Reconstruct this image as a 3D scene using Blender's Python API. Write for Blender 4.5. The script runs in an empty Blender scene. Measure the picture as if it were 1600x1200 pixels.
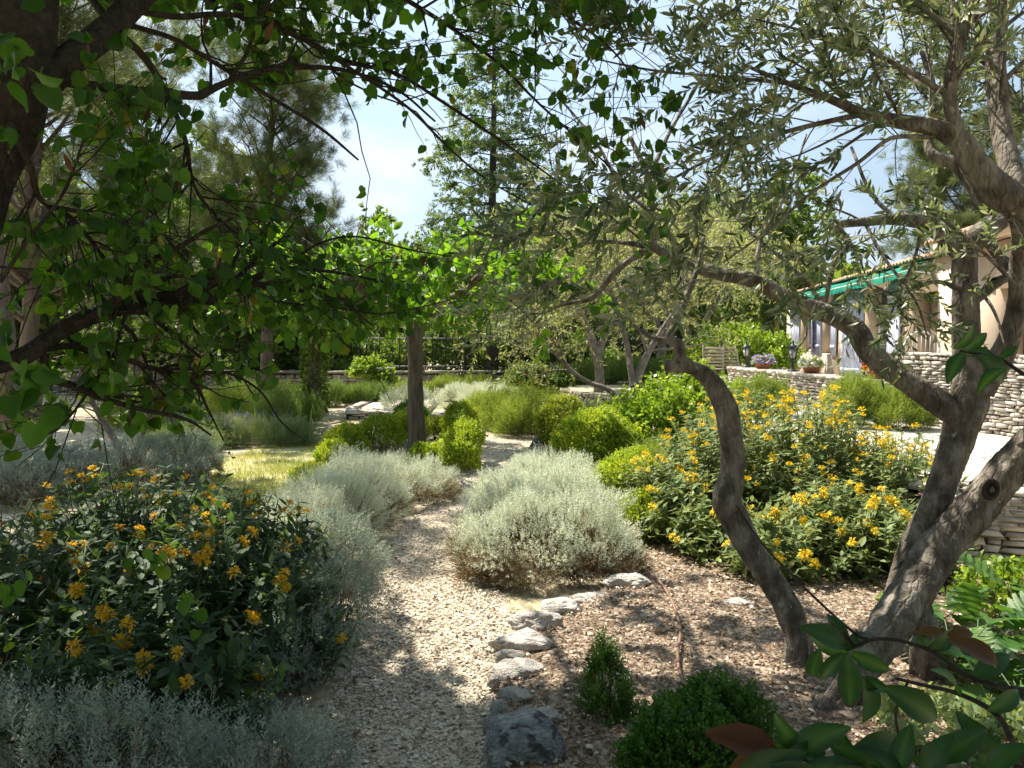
import bpy, math, random
import numpy as np
from mathutils import Vector, noise as mnoise
PI = math.pi
SC = bpy.context.scene
COL = SC.collection
# ------------------------------------------------------------------ measuring helpers (photo 1600x1200)
FPX, EYE = 1280.0, 1.6
PITCH = math.atan(70 / FPX)
_f = np.array([0, math.cos(PITCH), -math.sin(PITCH)]); _u = np.array([0, math.sin(PITCH), math.cos(PITCH)]); _r = np.array([1., 0, 0])
CAM = np.array([0, 0, EYE])
def ray(px, py): return _f + (px - 800) / FPX * _r + (600 - py) / FPX * _u
def at(px, py, Y):
    d = ray(px, py); return CAM + d * (Y / d[1])
def gp(px, py, z=0.0):
    d = ray(px, py); return CAM + d * ((z - EYE) / d[2])
def proj(P):
    q = np.asarray(P, float) - CAM
    z = q @ _f; z = np.where(z < .05, .05, z)
    return 800 + FPX * (q @ _r) / z, 600 - FPX * (q @ _u) / z
def rng(s): return np.random.default_rng(s)
def sunlit(P, zones, R):
    """thin a crown out where its shade would fall on ground that lies in the sun"""
    m = P.mean(1); g = m[:, :2] - sun_d[:2] / sun_d[2] * (m[:, 2:] - .35); p = np.zeros(len(P))
    for (a, b, c, d, s) in zones: p = np.maximum(p, np.where(((g[:, 0] - a) / c) ** 2 + ((g[:, 1] - b) / d) ** 2 < 1, s, 0))
    return R.random(len(P)) > p
def unit(v): return v / np.maximum(np.linalg.norm(v, axis=-1, keepdims=True), 1e-9)
def rdir(R, n): return unit(R.normal(size=(n, 3)))
# ------------------------------------------------------------------ mesh collector
class MB:
    def __init__(s): s.V = []; s.F = []; s.T = []; s.n = 0
    def add(s, V, F, tint=None):
        V = np.asarray(V, float).reshape(-1, 3)
        if not isinstance(F, (list, tuple)): F = [F]
        s.V.append(V)
        for f in F: s.F.append(np.asarray(f, np.int64) + s.n)
        if tint is None: tint = np.full(len(V), .5)
        s.T.append(np.broadcast_to(np.asarray(tint, float), (len(V),)))
        s.n += len(V); return s
    def build(s, name, mat, parent=None, smooth=False, kind=None, loc=None, local=False):
        V = np.concatenate(s.V); T = np.concatenate(s.T); q = parent
        while q is not None and not local: V = V - np.array(q.location); q = q.parent
        me = bpy.data.meshes.new(name)
        if loc is not None: V = V - np.asarray(loc)
        me.vertices.add(len(V)); me.vertices.foreach_set('co', V.astype(np.float32).ravel())
        L = np.concatenate([f.ravel() for f in s.F]); C = np.concatenate([np.full(len(f), f.shape[1]) for f in s.F])
        me.loops.add(len(L)); me.loops.foreach_set('vertex_index', L.astype(np.int32))
        me.polygons.add(len(C))
        st = np.concatenate([[0], np.cumsum(C)[:-1]])
        me.polygons.foreach_set('loop_start', st.astype(np.int32)); me.polygons.foreach_set('loop_total', C.astype(np.int32))
        if smooth: me.polygons.foreach_set('use_smooth', np.ones(len(C), bool))
        me.update(calc_edges=True)
        a = me.attributes.new('tint', 'FLOAT', 'POINT'); a.data.foreach_set('value', T.astype(np.float32))
        me.materials.append(mat)
        o = bpy.data.objects.new(name, me); COL.objects.link(o)
        if parent is not None: o.parent = parent
        if loc is not None: o.location = loc
        if kind: o['kind'] = kind
        return o
def thing(name, label, cat, loc=(0, 0, 0), group=None, rz=0):
    o = bpy.data.objects.new(name, None); COL.objects.link(o); o.location = loc; o.rotation_euler = (0, 0, rz)
    o['label'] = label; o['category'] = cat
    if group: o['group'] = group
    return o
def tag(o, label, cat=None, group=None, kind=None):
    if label: o['label'] = label
    if cat: o['category'] = cat
    if group: o['group'] = group
    if kind: o['kind'] = kind
    return o
def dup(root, loc, rz=0, sc=1.0, label=None, group=None):
    r = root.copy(); COL.objects.link(r); r.location = loc; r.rotation_euler = (0, 0, rz); r.scale = (sc,) * 3
    if label: r['label'] = label
    if group: r['group'] = group
    for ch in list(root.children):
        c = ch.copy(); COL.objects.link(c); c.parent = r
        for g in ch.children:
            d = g.copy(); COL.objects.link(d); d.parent = c
    return r
# ------------------------------------------------------------------ shape generators
def box(mb, c, s, rz=0, tint=.5, M=None):
    v = np.array([[x, y, z] for x in (-.5, .5) for y in (-.5, .5) for z in (-.5, .5)]) * np.array(s)
    if M is not None: v = v @ np.asarray(M).T
    ca, sa = math.cos(rz), math.sin(rz)
    v = v @ np.array([[ca, sa, 0], [-sa, ca, 0], [0, 0, 1]]) + np.array(c)
    mb.add(v, np.array([[0, 1, 3, 2], [4, 6, 7, 5], [0, 4, 5, 1], [2, 3, 7, 6], [0, 2, 6, 4], [1, 5, 7, 3]]), tint)
def tubes(mb, P, R, sides=6, tint=None):
    """P (N,K,3) polylines, R (N,K) radii"""
    P = np.asarray(P, float); R = np.asarray(R, float); N, K = R.shape
    T = np.empty_like(P); T[:, 1:-1] = P[:, 2:] - P[:, :-2]; T[:, 0] = P[:, 1] - P[:, 0]; T[:, -1] = P[:, -1] - P[:, -2]
    T = unit(T); m = unit(P[:, -1] - P[:, 0])
    ref = np.where(np.abs(m[:, 2:3]) > .7, np.array([[1., .13, 0]]), np.array([[0.1, 0, 1.]]))
    A = unit(np.cross(T, ref[:, None, :])); B = np.cross(T, A)
    a = np.arange(sides) * 2 * PI / sides
    V = P[:, :, None, :] + R[:, :, None, None] * (np.cos(a)[:, None] * A[:, :, None, :] + np.sin(a)[:, None] * B[:, :, None, :])
    i = np.arange(N)[:, None, None] * K * sides + np.arange(K - 1)[None, :, None] * sides
    j = np.arange(sides)[None, None, :]; j2 = (j + 1) % sides
    Fq = np.stack([i + j, i + j2, i + sides + j2, i + sides + j], -1).reshape(-1, 4)
    Fs = [Fq]
    if sides > 2:
        cap = np.arange(N)[:, None] * K * sides + (K - 1) * sides + np.arange(sides)[None]
        Fs.append(cap)
        Fs.append(np.arange(N)[:, None] * K * sides + np.arange(sides)[::-1][None])
    t = None if tint is None else np.repeat(tint, K * sides)
    mb.add(V.reshape(-1, 3), Fs, t)
def resample(pts, K):
    """smooth a traced polyline (rows x,y,z,r) to K points (Catmull-Rom)"""
    p = np.asarray(pts, float); n = len(p)
    d = np.concatenate([[0], np.cumsum(np.linalg.norm(np.diff(p[:, :3], axis=0), axis=1))]); d /= d[-1]
    q = np.vstack([2 * p[0] - p[1], p, 2 * p[-1] - p[-2]])
    out = []
    for t in np.linspace(0, 1, K):
        i = min(np.searchsorted(d, t, side='right') - 1, n - 2); u = (t - d[i]) / max(d[i + 1] - d[i], 1e-9)
        a, b, c, e = q[i], q[i + 1], q[i + 2], q[i + 3]
        out.append(.5 * ((2 * b) + (-a + c) * u + (2 * a - 5 * b + 4 * c - e) * u * u + (-a + 3 * b - 3 * c + e) * u ** 3))
    out = np.array(out); out[:, 3] = np.maximum(out[:, 3], .002); return out
def trace(rows, K=None):
    """rows (px, py, depth, width in px of the 1600 photo) -> polyline with radius"""
    o = [list(at(a, b, D)) + [w / 2 * D / FPX] for a, b, D, w in rows]
    return resample(o, K or max(8, 3 * len(rows)))
def thick_tube(mb, pl, sides=14, bump=.06, R=None, tint=.5, fine=0.):
    """one big limb with a knobbly, noisy surface"""
    R = R or rng(1); p = np.asarray(pl)
    K = len(p) * (6 if fine else 3); p = resample(p, K)
    T = unit(np.gradient(p[:, :3], axis=0)); m = unit(p[-1, :3] - p[0, :3])
    A = np.cross(T[0], [0.2, 1, .1]); A = A / np.linalg.norm(A); fr = []
    for k in range(K):
        A = A - T[k] * A.dot(T[k]); A = A / np.linalg.norm(A); fr.append((A.copy(), np.cross(T[k], A)))
    a = np.arange(sides) * 2 * PI / sides; ph = R.uniform(0, 6.28, 8); V = np.empty((K, sides, 3))
    s = np.concatenate([[0], np.cumsum(np.linalg.norm(np.diff(p[:, :3], axis=0), axis=1))])
    for k in range(K):
        A, B = fr[k]; r = p[k, 3]
        q = 1 + bump * (np.sin(2 * a + ph[0] + s[k] * 3) + .7 * np.sin(3 * a + ph[1] - s[k] * 7) + .8 * np.sin(a + ph[2] + s[k] * 13) + .5 * np.sin(5 * a + ph[3] + s[k] * 21)) + R.normal(0, bump * .18, sides)
        V[k] = p[k, :3] + r * q[:, None] * (np.cos(a)[:, None] * A + np.sin(a)[:, None] * B)
        if fine:
            for s_ in range(sides):
                x_, y_, z_ = V[k, s_]; g = mnoise.noise(Vector((x_ * 9, y_ * 9, z_ * 5))) + .6 * mnoise.noise(Vector((x_ * 26, y_ * 26, z_ * 12))) - .7 * max(0, abs(mnoise.noise(Vector((x_ * 14 + 5, y_ * 14, z_ * 5)))) * -4 + 1)
                V[k, s_] += (V[k, s_] - p[k, :3]) * fine * g
    i = np.arange(K - 1)[:, None] * sides; j = np.arange(sides)[None]; j2 = (j + 1) % sides
    Fq = np.stack([i + j, i + j2, i + sides + j2, i + sides + j], -1).reshape(-1, 4)
    V = V.reshape(-1, 3); e = len(V)
    V = np.vstack([V, p[-1, :3] + T[-1] * p[-1, 3] * .25]); jj = np.arange(sides)
    Ft = np.stack([(K - 1) * sides + jj, (K - 1) * sides + (jj + 1) % sides, np.full(sides, e)], -1)
    mb.add(V, [Fq, Ft], tint)
def stack_pl(pls, K):
    q = [resample(p, K) for p in pls]
    q = np.array(q); return q[:, :, :3], q[:, :, 3]
def sprout(R, P, Rad, n, L, out=.9, along=.5, up=.0, droop=0., K=5, wig=.22, t0=.15, t1=1., rr=.5, rmin=.0012, bylen=True, flat=None):
    """n children off parent polylines P (M,K0,3)"""
    M, K0 = Rad.shape
    seg = np.linalg.norm(np.diff(P, axis=1), axis=2).sum(1)
    w = seg / seg.sum() if bylen else np.full(M, 1 / M)
    idx = R.choice(M, n, p=w); t = R.uniform(t0, t1, n) * (K0 - 1); i = np.minimum(t.astype(int), K0 - 2); u = (t - i)[:, None]
    o = P[idx, i] * (1 - u) + P[idx, i + 1] * u
    tan = unit(P[idx, i + 1] - P[idx, i]); r0 = Rad[idx, i] * (1 - u[:, 0]) + Rad[idx, i + 1] * u[:, 0]
    side = rdir(R, n); side = unit(side - tan * (side * tan).sum(1, keepdims=True))
    if flat is not None: side[:, 2] *= flat; side = unit(side)
    d = unit(tan * along + side * out + np.array([0, 0, up]))
    LL = (L[0] + (L[1] - L[0]) * R.random(n))
    r = np.clip(np.minimum(r0 * rr * R.uniform(.7, 1.1, n), LL * .035), rmin, None)
    Q = np.empty((n, K, 3)); Q[:, 0] = o
    for k in range(1, K):
        d = unit(d + R.normal(0, wig, (n, 3)) + np.array([0, 0, droop]))
        Q[:, k] = Q[:, k - 1] + d * (LL / (K - 1))[:, None]
    RR = r[:, None] * np.linspace(1, .35, K)[None]
    return Q, np.maximum(RR, rmin * .6)
# leaf templates: x = across, y = along, z = up; unit length 1
def tmpl(pts, faces): return np.array(pts, float), faces
LANCE = tmpl([[0, 0, 0], [-.1, .3, .03], [.1, .3, .03], [-.1, .65, .02], [.1, .65, .02], [0, 1, -.03]], [np.array([[1, 2, 4, 3]]), np.array([[0, 2, 1], [3, 4, 5]])])
OVAL = tmpl([[0, 0, 0], [-.2, .25, .04], [.2, .25, .04], [-.24, .55, .03], [.24, .55, .03], [0, 1, -.04], [0, .3, 0], [0, .6, 0]],
            [np.array([[1, 6, 7, 3], [6, 2, 4, 7]]), np.array([[0, 6, 1], [0, 2, 6], [3, 7, 5], [7, 4, 5]])])
HEART = tmpl([[0, .06, 0], [-.2, -.02, .06], [-.42, .12, .13], [-.46, .4, .17], [-.33, .7, .08], [0, .98, -.16], [.33, .7, .06], [.47, .4, .12], [.43, .12, .16], [.2, -.02, .05], [0, .5, -.03]],
             [np.array([[0, 10, 2, 1], [10, 4, 3, 2], [0, 9, 8, 10], [10, 8, 7, 6]]), np.array([[10, 5, 4], [10, 6, 5]])])
DIAM = tmpl([[0, 0, 0], [.3, .5, .04], [0, 1, 0], [-.3, .5, .04]], [np.array([[0, 1, 2, 3]])])
NEED = tmpl([[-.02, 0, 0], [.02, 0, 0], [0, 1, 0]], [np.array([[0, 1, 2]])])
BLADE = tmpl([[-.04, 0, 0], [.04, 0, 0], [.035, .5, .03], [-.035, .5, .03], [0, 1, -.02]], [np.array([[0, 1, 2, 3]]), np.array([[3, 2, 4]])])
def tuft(n, w=.03, seed=0, spread=.9, lo=0.0):
    R = rng(seed); V = []; Fa = []
    for k in range(n):
        o = lo * R.random(); d = np.array([R.normal(0, spread), 1 + R.normal(0, .2), R.normal(0, spread)]); d /= np.linalg.norm(d)
        s = np.cross(d, R.normal(size=3)); s /= np.linalg.norm(s); L = R.uniform(.7, 1.05) * (1 - .3 * o)
        b = np.array([0, o, 0]); m = len(V)
        V += [b - s * w * .5, b + d * L * .5 - s * w, b + d * L, b + d * L * .5 + s * w]; Fa.append([m, m + 1, m + 2, m + 3])
    return np.array(V), [np.array(Fa)]
def spray(n, seed=0, w=.05, leaf=.3):
    """a shoot: stem with leaves all along"""
    R = rng(seed); V = []; Fa = []
    for k in range(n):
        y = k / n; a = R.uniform(0, 2 * PI); d = np.array([math.cos(a), .8, math.sin(a)]); d /= np.linalg.norm(d)
        s = unit(np.cross(d, R.normal(size=3))); L = leaf * (1 - .45 * y) * R.uniform(.8, 1.1); b = np.array([0, y, 0]); m = len(V)
        V += [b, b + d * L * .5 - s * w, b + d * L, b + d * L * .5 + s * w]; Fa.append([m, m + 1, m + 2, m + 3])
    return np.array(V), [np.array(Fa)]
def scatter(mb, T, P, D, S, Nn=None, R=None, tint=None, W=None, tt=None):
    """place template T at P, along D, size S, normal hint Nn"""
    n = len(P); R = R or rng(0)
    if n == 0: return
    D = unit(D)
    if Nn is None: Nn = rdir(R, n)
    X = unit(np.cross(D, Nn)); Z = np.cross(X, D)
    S = np.broadcast_to(np.asarray(S, float), (n,)); W = np.ones(n) if W is None else W
    v, fs = T; k = len(v)
    V = P[:, None] + S[:, None, None] * (v[None, :, 0, None] * X[:, None] * W[:, None, None] + v[None, :, 1, None] * D[:, None] + v[None, :, 2, None] * Z[:, None])
    off = (np.arange(n) * k)[:, None, None]
    if tint is None: tint = R.random(n)
    tn = np.repeat(tint, k)
    if tt is not None: tn = tn * .7 + np.tile(tt, n)
    mb.add(V.reshape(-1, 3), [(f[None] + off).reshape(-1, f.shape[1]) for f in fs], tn)
def along(R, P, n, t0=.2, t1=1.):
    M, K = P.shape[:2]; idx = R.integers(0, M, n); t = R.uniform(t0, t1, n) * (K - 1); i = np.minimum(t.astype(int), K - 2); u = (t - i)[:, None]
    return P[idx, i] * (1 - u) + P[idx, i + 1] * u, unit(P[idx, i + 1] - P[idx, i]), idx
def lump(D, ph, a=.12):
    """smooth lumpy multiplier over directions"""
    x, y, z = D[:, 0], D[:, 1], D[:, 2]
    return 1 + a * (np.sin(3.1 * x + ph) * np.cos(2.7 * y - ph) + .7 * np.sin(5.3 * y + 2 * ph + 3 * z) + .6 * np.sin(7.9 * x - 4.1 * z + ph * 3) + .4 * np.sin(11 * z + 9 * x + ph))
def mound_points(R, blobs, n, shell=(.8, 1.02), zmin=0.02, a=.1, low=-.35):
    """points and outward normals on the union of lumpy ellipsoids (cx,cy,cz,rx,ry,rz)"""
    B = np.array(blobs, float); ar = np.array([b[3] * b[4] + b[3] * b[5] + b[4] * b[5] for b in B]); ar /= ar.sum()
    P, N = [], []
    for b, f in zip(range(len(B)), ar):
        m = int(n * f * 1.7); D = rdir(R, m); D = D[D[:, 2] > low]
        s = R.uniform(*shell, len(D)) * lump(D, b * 1.7 + B[b, 0], a); c, r = B[b, :3], B[b, 3:]
        p = c + D * r * s[:, None]; nn = unit(D / r); ok = p[:, 2] > zmin
        for e in range(len(B)):
            if e != b: ok &= (((p - B[e, :3]) / B[e, 3:]) ** 2).sum(1) > .72
        P.append(p[ok]); N.append(nn[ok])
    P = np.concatenate(P); N = np.concatenate(N)
    if len(P) > n: k = R.permutation(len(P))[:n]; P, N = P[k], N[k]
    return P, N
# ------------------------------------------------------------------ materials
def newmat(name):
    m = bpy.data.materials.new(name); m.use_nodes = True; nt = m.node_tree; nt.nodes.clear()
    return m, nt, nt.nodes, nt.links
def nd(nt, t, **kw):
    n = nt.nodes.new(t)
    for k, v in kw.items():
        if k in n.inputs: n.inputs[k].default_value = v
        else: setattr(n, k, v)
    return n
def ramp(nt, fac, stops):
    r = nt.nodes.new('ShaderNodeValToRGB'); cr = r.color_ramp
    while len(cr.elements) < len(stops): cr.elements.new(.5)
    for e, (p, c) in zip(cr.elements, stops): e.position = p; e.color = (*c, 1)
    nt.links.new(fac, r.inputs['Fac']); return r.outputs['Color']
def leaf_mat(name, stops, trans=.4, tc=None, rough=.5, spec=.35, tmul=1.6, back=None):
    m, nt, N, L = newmat(name)
    at_ = nd(nt, 'ShaderNodeAttribute', attribute_name='tint')
    c = ramp(nt, at_.outputs['Fac'], stops)
    if back is not None:
        g = nd(nt, 'ShaderNodeNewGeometry'); mx = nd(nt, 'ShaderNodeMix', data_type='RGBA'); L.new(g.outputs['Backfacing'], mx.inputs[0]); L.new(c, mx.inputs[6]); mx.inputs[7].default_value = (*back, 1); c = mx.outputs[2]
    p = nd(nt, 'ShaderNodeBsdfPrincipled', Roughness=rough); p.inputs['Specular IOR Level'].default_value = spec
    L.new(c, p.inputs['Base Color'])
    t = nd(nt, 'ShaderNodeBsdfTranslucent')
    mul = nd(nt, 'ShaderNodeMix', data_type='RGBA', blend_type='MULTIPLY'); mul.inputs[0].default_value = 1
    L.new(c, mul.inputs[6]); tcv = tc or (1.25, 1.15, .55); mul.inputs[7].default_value = (tcv[0] * tmul, tcv[1] * tmul, tcv[2] * tmul, 1)
    L.new(mul.outputs[2], t.inputs['Color'])
    ms = nd(nt, 'ShaderNodeMixShader', Fac=trans); L.new(p.outputs[0], ms.inputs[1]); L.new(t.outputs[0], ms.inputs[2])
    o = nd(nt, 'ShaderNodeOutputMaterial'); L.new(ms.outputs[0], o.inputs[0]); return m
def surf_mat(name, stops, scale=8., detail=6., rough=.85, bump=.4, bscale=None, kind='noise', stretch=None, spec=.25, second=None, dist=.01, coord='Object', cracks=0):
    m, nt, N, L = newmat(name)
    tc = nd(nt, 'ShaderNodeTexCoord'); mp = nd(nt, 'ShaderNodeMapping'); L.new(tc.outputs[coord], mp.inputs[0])
    if stretch: mp.inputs['Scale'].default_value = stretch
    n = nd(nt, 'ShaderNodeTexNoise', Scale=scale, Detail=detail, Roughness=.62); L.new(mp.outputs[0], n.inputs['Vector'])
    if kind == 'voronoi':
        v = nd(nt, 'ShaderNodeTexVoronoi', Scale=bscale or 60.); L.new(mp.outputs[0], v.inputs['Vector'])
        sep = nd(nt, 'ShaderNodeSeparateColor'); L.new(v.outputs['Color'], sep.inputs[0])
        mm = nd(nt, 'ShaderNodeMath', operation='MULTIPLY_ADD'); L.new(sep.outputs[0], mm.inputs[0]); mm.inputs[1].default_value = .55
        m2 = nd(nt, 'ShaderNodeMath', operation='MULTIPLY'); L.new(n.outputs[0], m2.inputs[0]); m2.inputs[1].default_value = .5; L.new(m2.outputs[0], mm.inputs[2])
        fac = mm.outputs[0]; hgt = v.outputs['Distance']
    elif kind == 'tint':
        a_ = nd(nt, 'ShaderNodeAttribute', attribute_name='tint'); mm = nd(nt, 'ShaderNodeMath', operation='MULTIPLY_ADD'); L.new(a_.outputs['Fac'], mm.inputs[0]); mm.inputs[1].default_value = .6
        m2 = nd(nt, 'ShaderNodeMath', operation='MULTIPLY'); L.new(n.outputs[0], m2.inputs[0]); m2.inputs[1].default_value = .45; L.new(m2.outputs[0], mm.inputs[2])
        fac = mm.outputs[0]; hgt = n.outputs[0]
    else: fac = n.outputs[0]; hgt = n.outputs[0]
    c = ramp(nt, fac, stops)
    if second:
        n2 = nd(nt, 'ShaderNodeTexNoise', Scale=second[0], Detail=4.); L.new(mp.outputs[0], n2.inputs['Vector'])
        f2 = ramp(nt, n2.outputs[0], [(second[2], (0, 0, 0)), (second[3], (1, 1, 1))])
        mx = nd(nt, 'ShaderNodeMix', data_type='RGBA'); L.new(f2, mx.inputs[0]); L.new(c, mx.inputs[6]); mx.inputs[7].default_value = (*second[1], 1); c = mx.outputs[2]
    p = nd(nt, 'ShaderNodeBsdfPrincipled', Roughness=rough); p.inputs['Specular IOR Level'].default_value = spec
    L.new(c, p.inputs['Base Color'])
    if bscale and kind != 'voronoi':
        n3 = nd(nt, 'ShaderNodeTexNoise', Scale=bscale, Detail=5.); L.new(mp.outputs[0], n3.inputs['Vector']); hgt = n3.outputs[0]
    b = nd(nt, 'ShaderNodeBump', Strength=bump, Distance=dist); L.new(hgt, b.inputs['Height'])
    if kind == 'voronoi': b.invert = True
    L.new(b.outputs[0], p.inputs['Normal'])
    if cracks:
        wn = nd(nt, 'ShaderNodeTexNoise', Scale=6., Detail=3.); L.new(mp.outputs[0], wn.inputs['Vector']); wm = nd(nt, 'ShaderNodeVectorMath', operation='MULTIPLY_ADD'); L.new(wn.outputs['Color'], wm.inputs[0]); wm.inputs[1].default_value = (.12, .12, .12); L.new(mp.outputs[0], wm.inputs[2])
        m3 = nd(nt, 'ShaderNodeMapping'); m3.inputs['Scale'].default_value = (1, 1, .4); L.new(wm.outputs[0], m3.inputs[0])
        vc = nd(nt, 'ShaderNodeTexVoronoi', feature='DISTANCE_TO_EDGE', Scale=float(cracks)); L.new(m3.outputs[0], vc.inputs['Vector']); cl = nd(nt, 'ShaderNodeMapRange'); cl.inputs[2].default_value = .12; L.new(vc.outputs['Distance'], cl.inputs[0])
        b2 = nd(nt, 'ShaderNodeBump', Strength=.7, Distance=.006); L.new(cl.outputs[0], b2.inputs['Height']); L.new(b.outputs[0], b2.inputs['Normal']); L.new(b2.outputs[0], p.inputs['Normal'])
    o = nd(nt, 'ShaderNodeOutputMaterial'); L.new(p.outputs[0], o.inputs[0]); return m
def plain(name, c, rough=.5, metal=0., spec=.4):
    m, nt, N, L = newmat(name); tc = nd(nt, 'ShaderNodeTexCoord'); n = nd(nt, 'ShaderNodeTexNoise', Scale=6., Detail=5.); L.new(tc.outputs['Object'], n.inputs['Vector'])
    cc = ramp(nt, n.outputs[0], [(.3, tuple(x * .82 for x in c)), (.7, tuple(min(1, x * 1.1) for x in c))])
    p = nd(nt, 'ShaderNodeBsdfPrincipled', Roughness=rough, Metallic=metal); p.inputs['Specular IOR Level'].default_value = spec; L.new(cc, p.inputs['Base Color'])
    o = nd(nt, 'ShaderNodeOutputMaterial'); L.new(p.outputs[0], o.inputs[0]); return m
M = {}
M['judas'] = leaf_mat('judas_leaf', [(0, (.022, .065, .010)), (.6, (.045, .12, .014)), (.97, (.08, .17, .018)), (1, (.16, .12, .02))], .5, rough=.42, tc=(1.3, 1.25, .45), tmul=1.8, spec=.3)
M['olive'] = leaf_mat('olive_leaf', [(0, (.035, .07, .04)), (.5, (.08, .125, .06)), (.9, (.18, .22, .11)), (1, (.26, .23, .07))], .32, rough=.42, back=(.24, .27, .20), tc=(1.1, 1.1, .5), spec=.4)
M['olive_far'] = leaf_mat('olive_leaf_pale', [(0, (.15, .19, .08)), (.5, (.24, .27, .12)), (1, (.36, .36, .18))], .35, rough=.5, tc=(1.15, 1.1, .55))
M['pine'] = leaf_mat('pine_needle', [(0, (.055, .09, .035)), (.6, (.10, .14, .05)), (1, (.16, .18, .06))], .3, tc=(1.2, 1.1, .5))
M['cedar'] = leaf_mat('cedar_needle', [(0, (.05, .11, .05)), (.6, (.11, .18, .065)), (1, (.2, .26, .08))], .35, tc=(1.2, 1.1, .5))
M['mulberry'] = leaf_mat('mulberry_leaf', [(0, (.05, .13, .012)), (.6, (.09, .20, .018)), (1, (.15, .27, .03))], .5, tc=(1.35, 1.2, .4), tmul=1.7)
M['wood'] = leaf_mat('woodland_leaf', [(0, (.04, .085, .02)), (.6, (.08, .14, .03)), (1, (.15, .21, .05))], .4)
M['oak'] = leaf_mat('oak_leaf', [(0, (.06, .12, .025)), (.6, (.11, .18, .04)), (1, (.19, .26, .06))], .42)
M['hedge_dark'] = leaf_mat('dark_hedge_leaf', [(0, (.012, .028, .015)), (1, (.03, .055, .028))], .2)
M['boxleaf'] = leaf_mat('box_leaf', [(0, (.13, .21, .015)), (.5, (.24, .34, .03)), (1, (.40, .47, .07))], .42, rough=.45, tc=(1.3, 1.15, .4))
M['boxyellow'] = leaf_mat('golden_box_leaf', [(0, (.12, .18, .02)), (.5, (.2, .26, .03)), (1, (.34, .37, .07))], .38, rough=.45, tc=(1.3, 1.15, .4))
M['boxdark'] = leaf_mat('dark_box_leaf', [(0, (.03, .09, .012)), (.5, (.05, .13, .018)), (1, (.09, .19, .03))], .35, rough=.38)
M['shrub'] = leaf_mat('bright_shrub_leaf', [(0, (.09, .17, .02)), (.5, (.17, .27, .035)), (1, (.30, .40, .08))], .42, rough=.38, tc=(1.3, 1.15, .4))
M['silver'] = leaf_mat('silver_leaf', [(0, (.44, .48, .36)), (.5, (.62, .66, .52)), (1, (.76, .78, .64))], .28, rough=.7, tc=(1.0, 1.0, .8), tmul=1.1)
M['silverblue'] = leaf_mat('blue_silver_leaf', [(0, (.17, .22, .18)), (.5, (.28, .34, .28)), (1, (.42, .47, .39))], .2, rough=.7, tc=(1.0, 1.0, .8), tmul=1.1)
M['rosemary'] = leaf_mat('rosemary_leaf', [(0, (.07, .13, .03)), (.5, (.13, .21, .05)), (1, (.23, .31, .09))], .3, rough=.6)
M['rosemary_lime'] = leaf_mat('lime_rosemary_leaf', [(0, (.11, .17, .03)), (.5, (.18, .25, .04)), (1, (.28, .34, .08))], .35, rough=.6)
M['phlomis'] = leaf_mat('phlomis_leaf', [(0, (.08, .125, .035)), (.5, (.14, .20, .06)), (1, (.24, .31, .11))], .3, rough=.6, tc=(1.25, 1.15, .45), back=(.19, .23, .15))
M['phlomis_shaded'] = leaf_mat('phlomis_leaf_shaded', [(0, (.03, .065, .03)), (.5, (.05, .10, .04)), (1, (.09, .15, .055))], .34, rough=.6, tc=(1.25, 1.2, .4))  # darkened copy of the phlomis leaf: the near bush's shade put into its colour
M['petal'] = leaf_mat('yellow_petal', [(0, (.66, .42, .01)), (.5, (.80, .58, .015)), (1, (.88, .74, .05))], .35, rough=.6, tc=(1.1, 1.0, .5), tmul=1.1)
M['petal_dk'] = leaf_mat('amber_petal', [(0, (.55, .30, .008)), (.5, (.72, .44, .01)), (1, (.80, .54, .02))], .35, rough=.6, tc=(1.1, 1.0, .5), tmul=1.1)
M['lilac'] = leaf_mat('lilac_petal', [(0, (.35, .28, .62)), (1, (.55, .45, .80))], .3, tc=(1, 1, 1), tmul=1)
M['whitep'] = leaf_mat('white_petal', [(0, (.7, .7, .68)), (1, (.85, .85, .82))], .3, tc=(1, 1, 1), tmul=1)
M['redp'] = leaf_mat('red_petal', [(0, (.55, .02, .02)), (1, (.75, .04, .03))], .3, tc=(1, 1, 1), tmul=1)
M['grass'] = leaf_mat('grass_blade', [(0, (.18, .20, .07)), (.5, (.30, .31, .12)), (1, (.50, .46, .25))], .35)
M['grassgreen'] = leaf_mat('green_grass_blade', [(0, (.08, .16, .02)), (.5, (.16, .26, .04)), (1, (.28, .36, .08))], .4)
M['bigleaf'] = leaf_mat('glossy_leaf', [(0, (.012, .045, .012)), (.5, (.022, .075, .016)), (1, (.10, .20, .05))], .42, rough=.38, spec=.5, tc=(1.3, 1.25, .4))
M['redleaf'] = leaf_mat('red_young_leaf', [(0, (.07, .03, .014)), (1, (.10, .07, .02))], .45, rough=.35, tc=(1.2, .9, .5))
M['acanthus'] = leaf_mat('acanthus_leaf', [(0, (.03, .09, .02)), (.5, (.06, .15, .03)), (1, (.11, .21, .04))], .4, rough=.45, spec=.35)
M['sage'] = leaf_mat('sage_leaf', [(0, (.16, .22, .10)), (1, (.28, .35, .18))], .3, rough=.6)
M['pod'] = leaf_mat('dry_pod', [(0, (.06, .03, .015)), (1, (.12, .05, .02))], .3)
M['straw'] = leaf_mat('dry_stem', [(0, (.13, .075, .035)), (.5, (.22, .14, .07)), (1, (.34, .24, .13))], .15, rough=.9, tc=(1, 1, 1), tmul=1)
M['bark_dark'] = surf_mat('judas_bark', [(.3, (.018, .014, .011)), (.6, (.05, .04, .03)), (.8, (.11, .09, .065))], 30, bump=.9, bscale=60, dist=.006, cracks=30)
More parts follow.
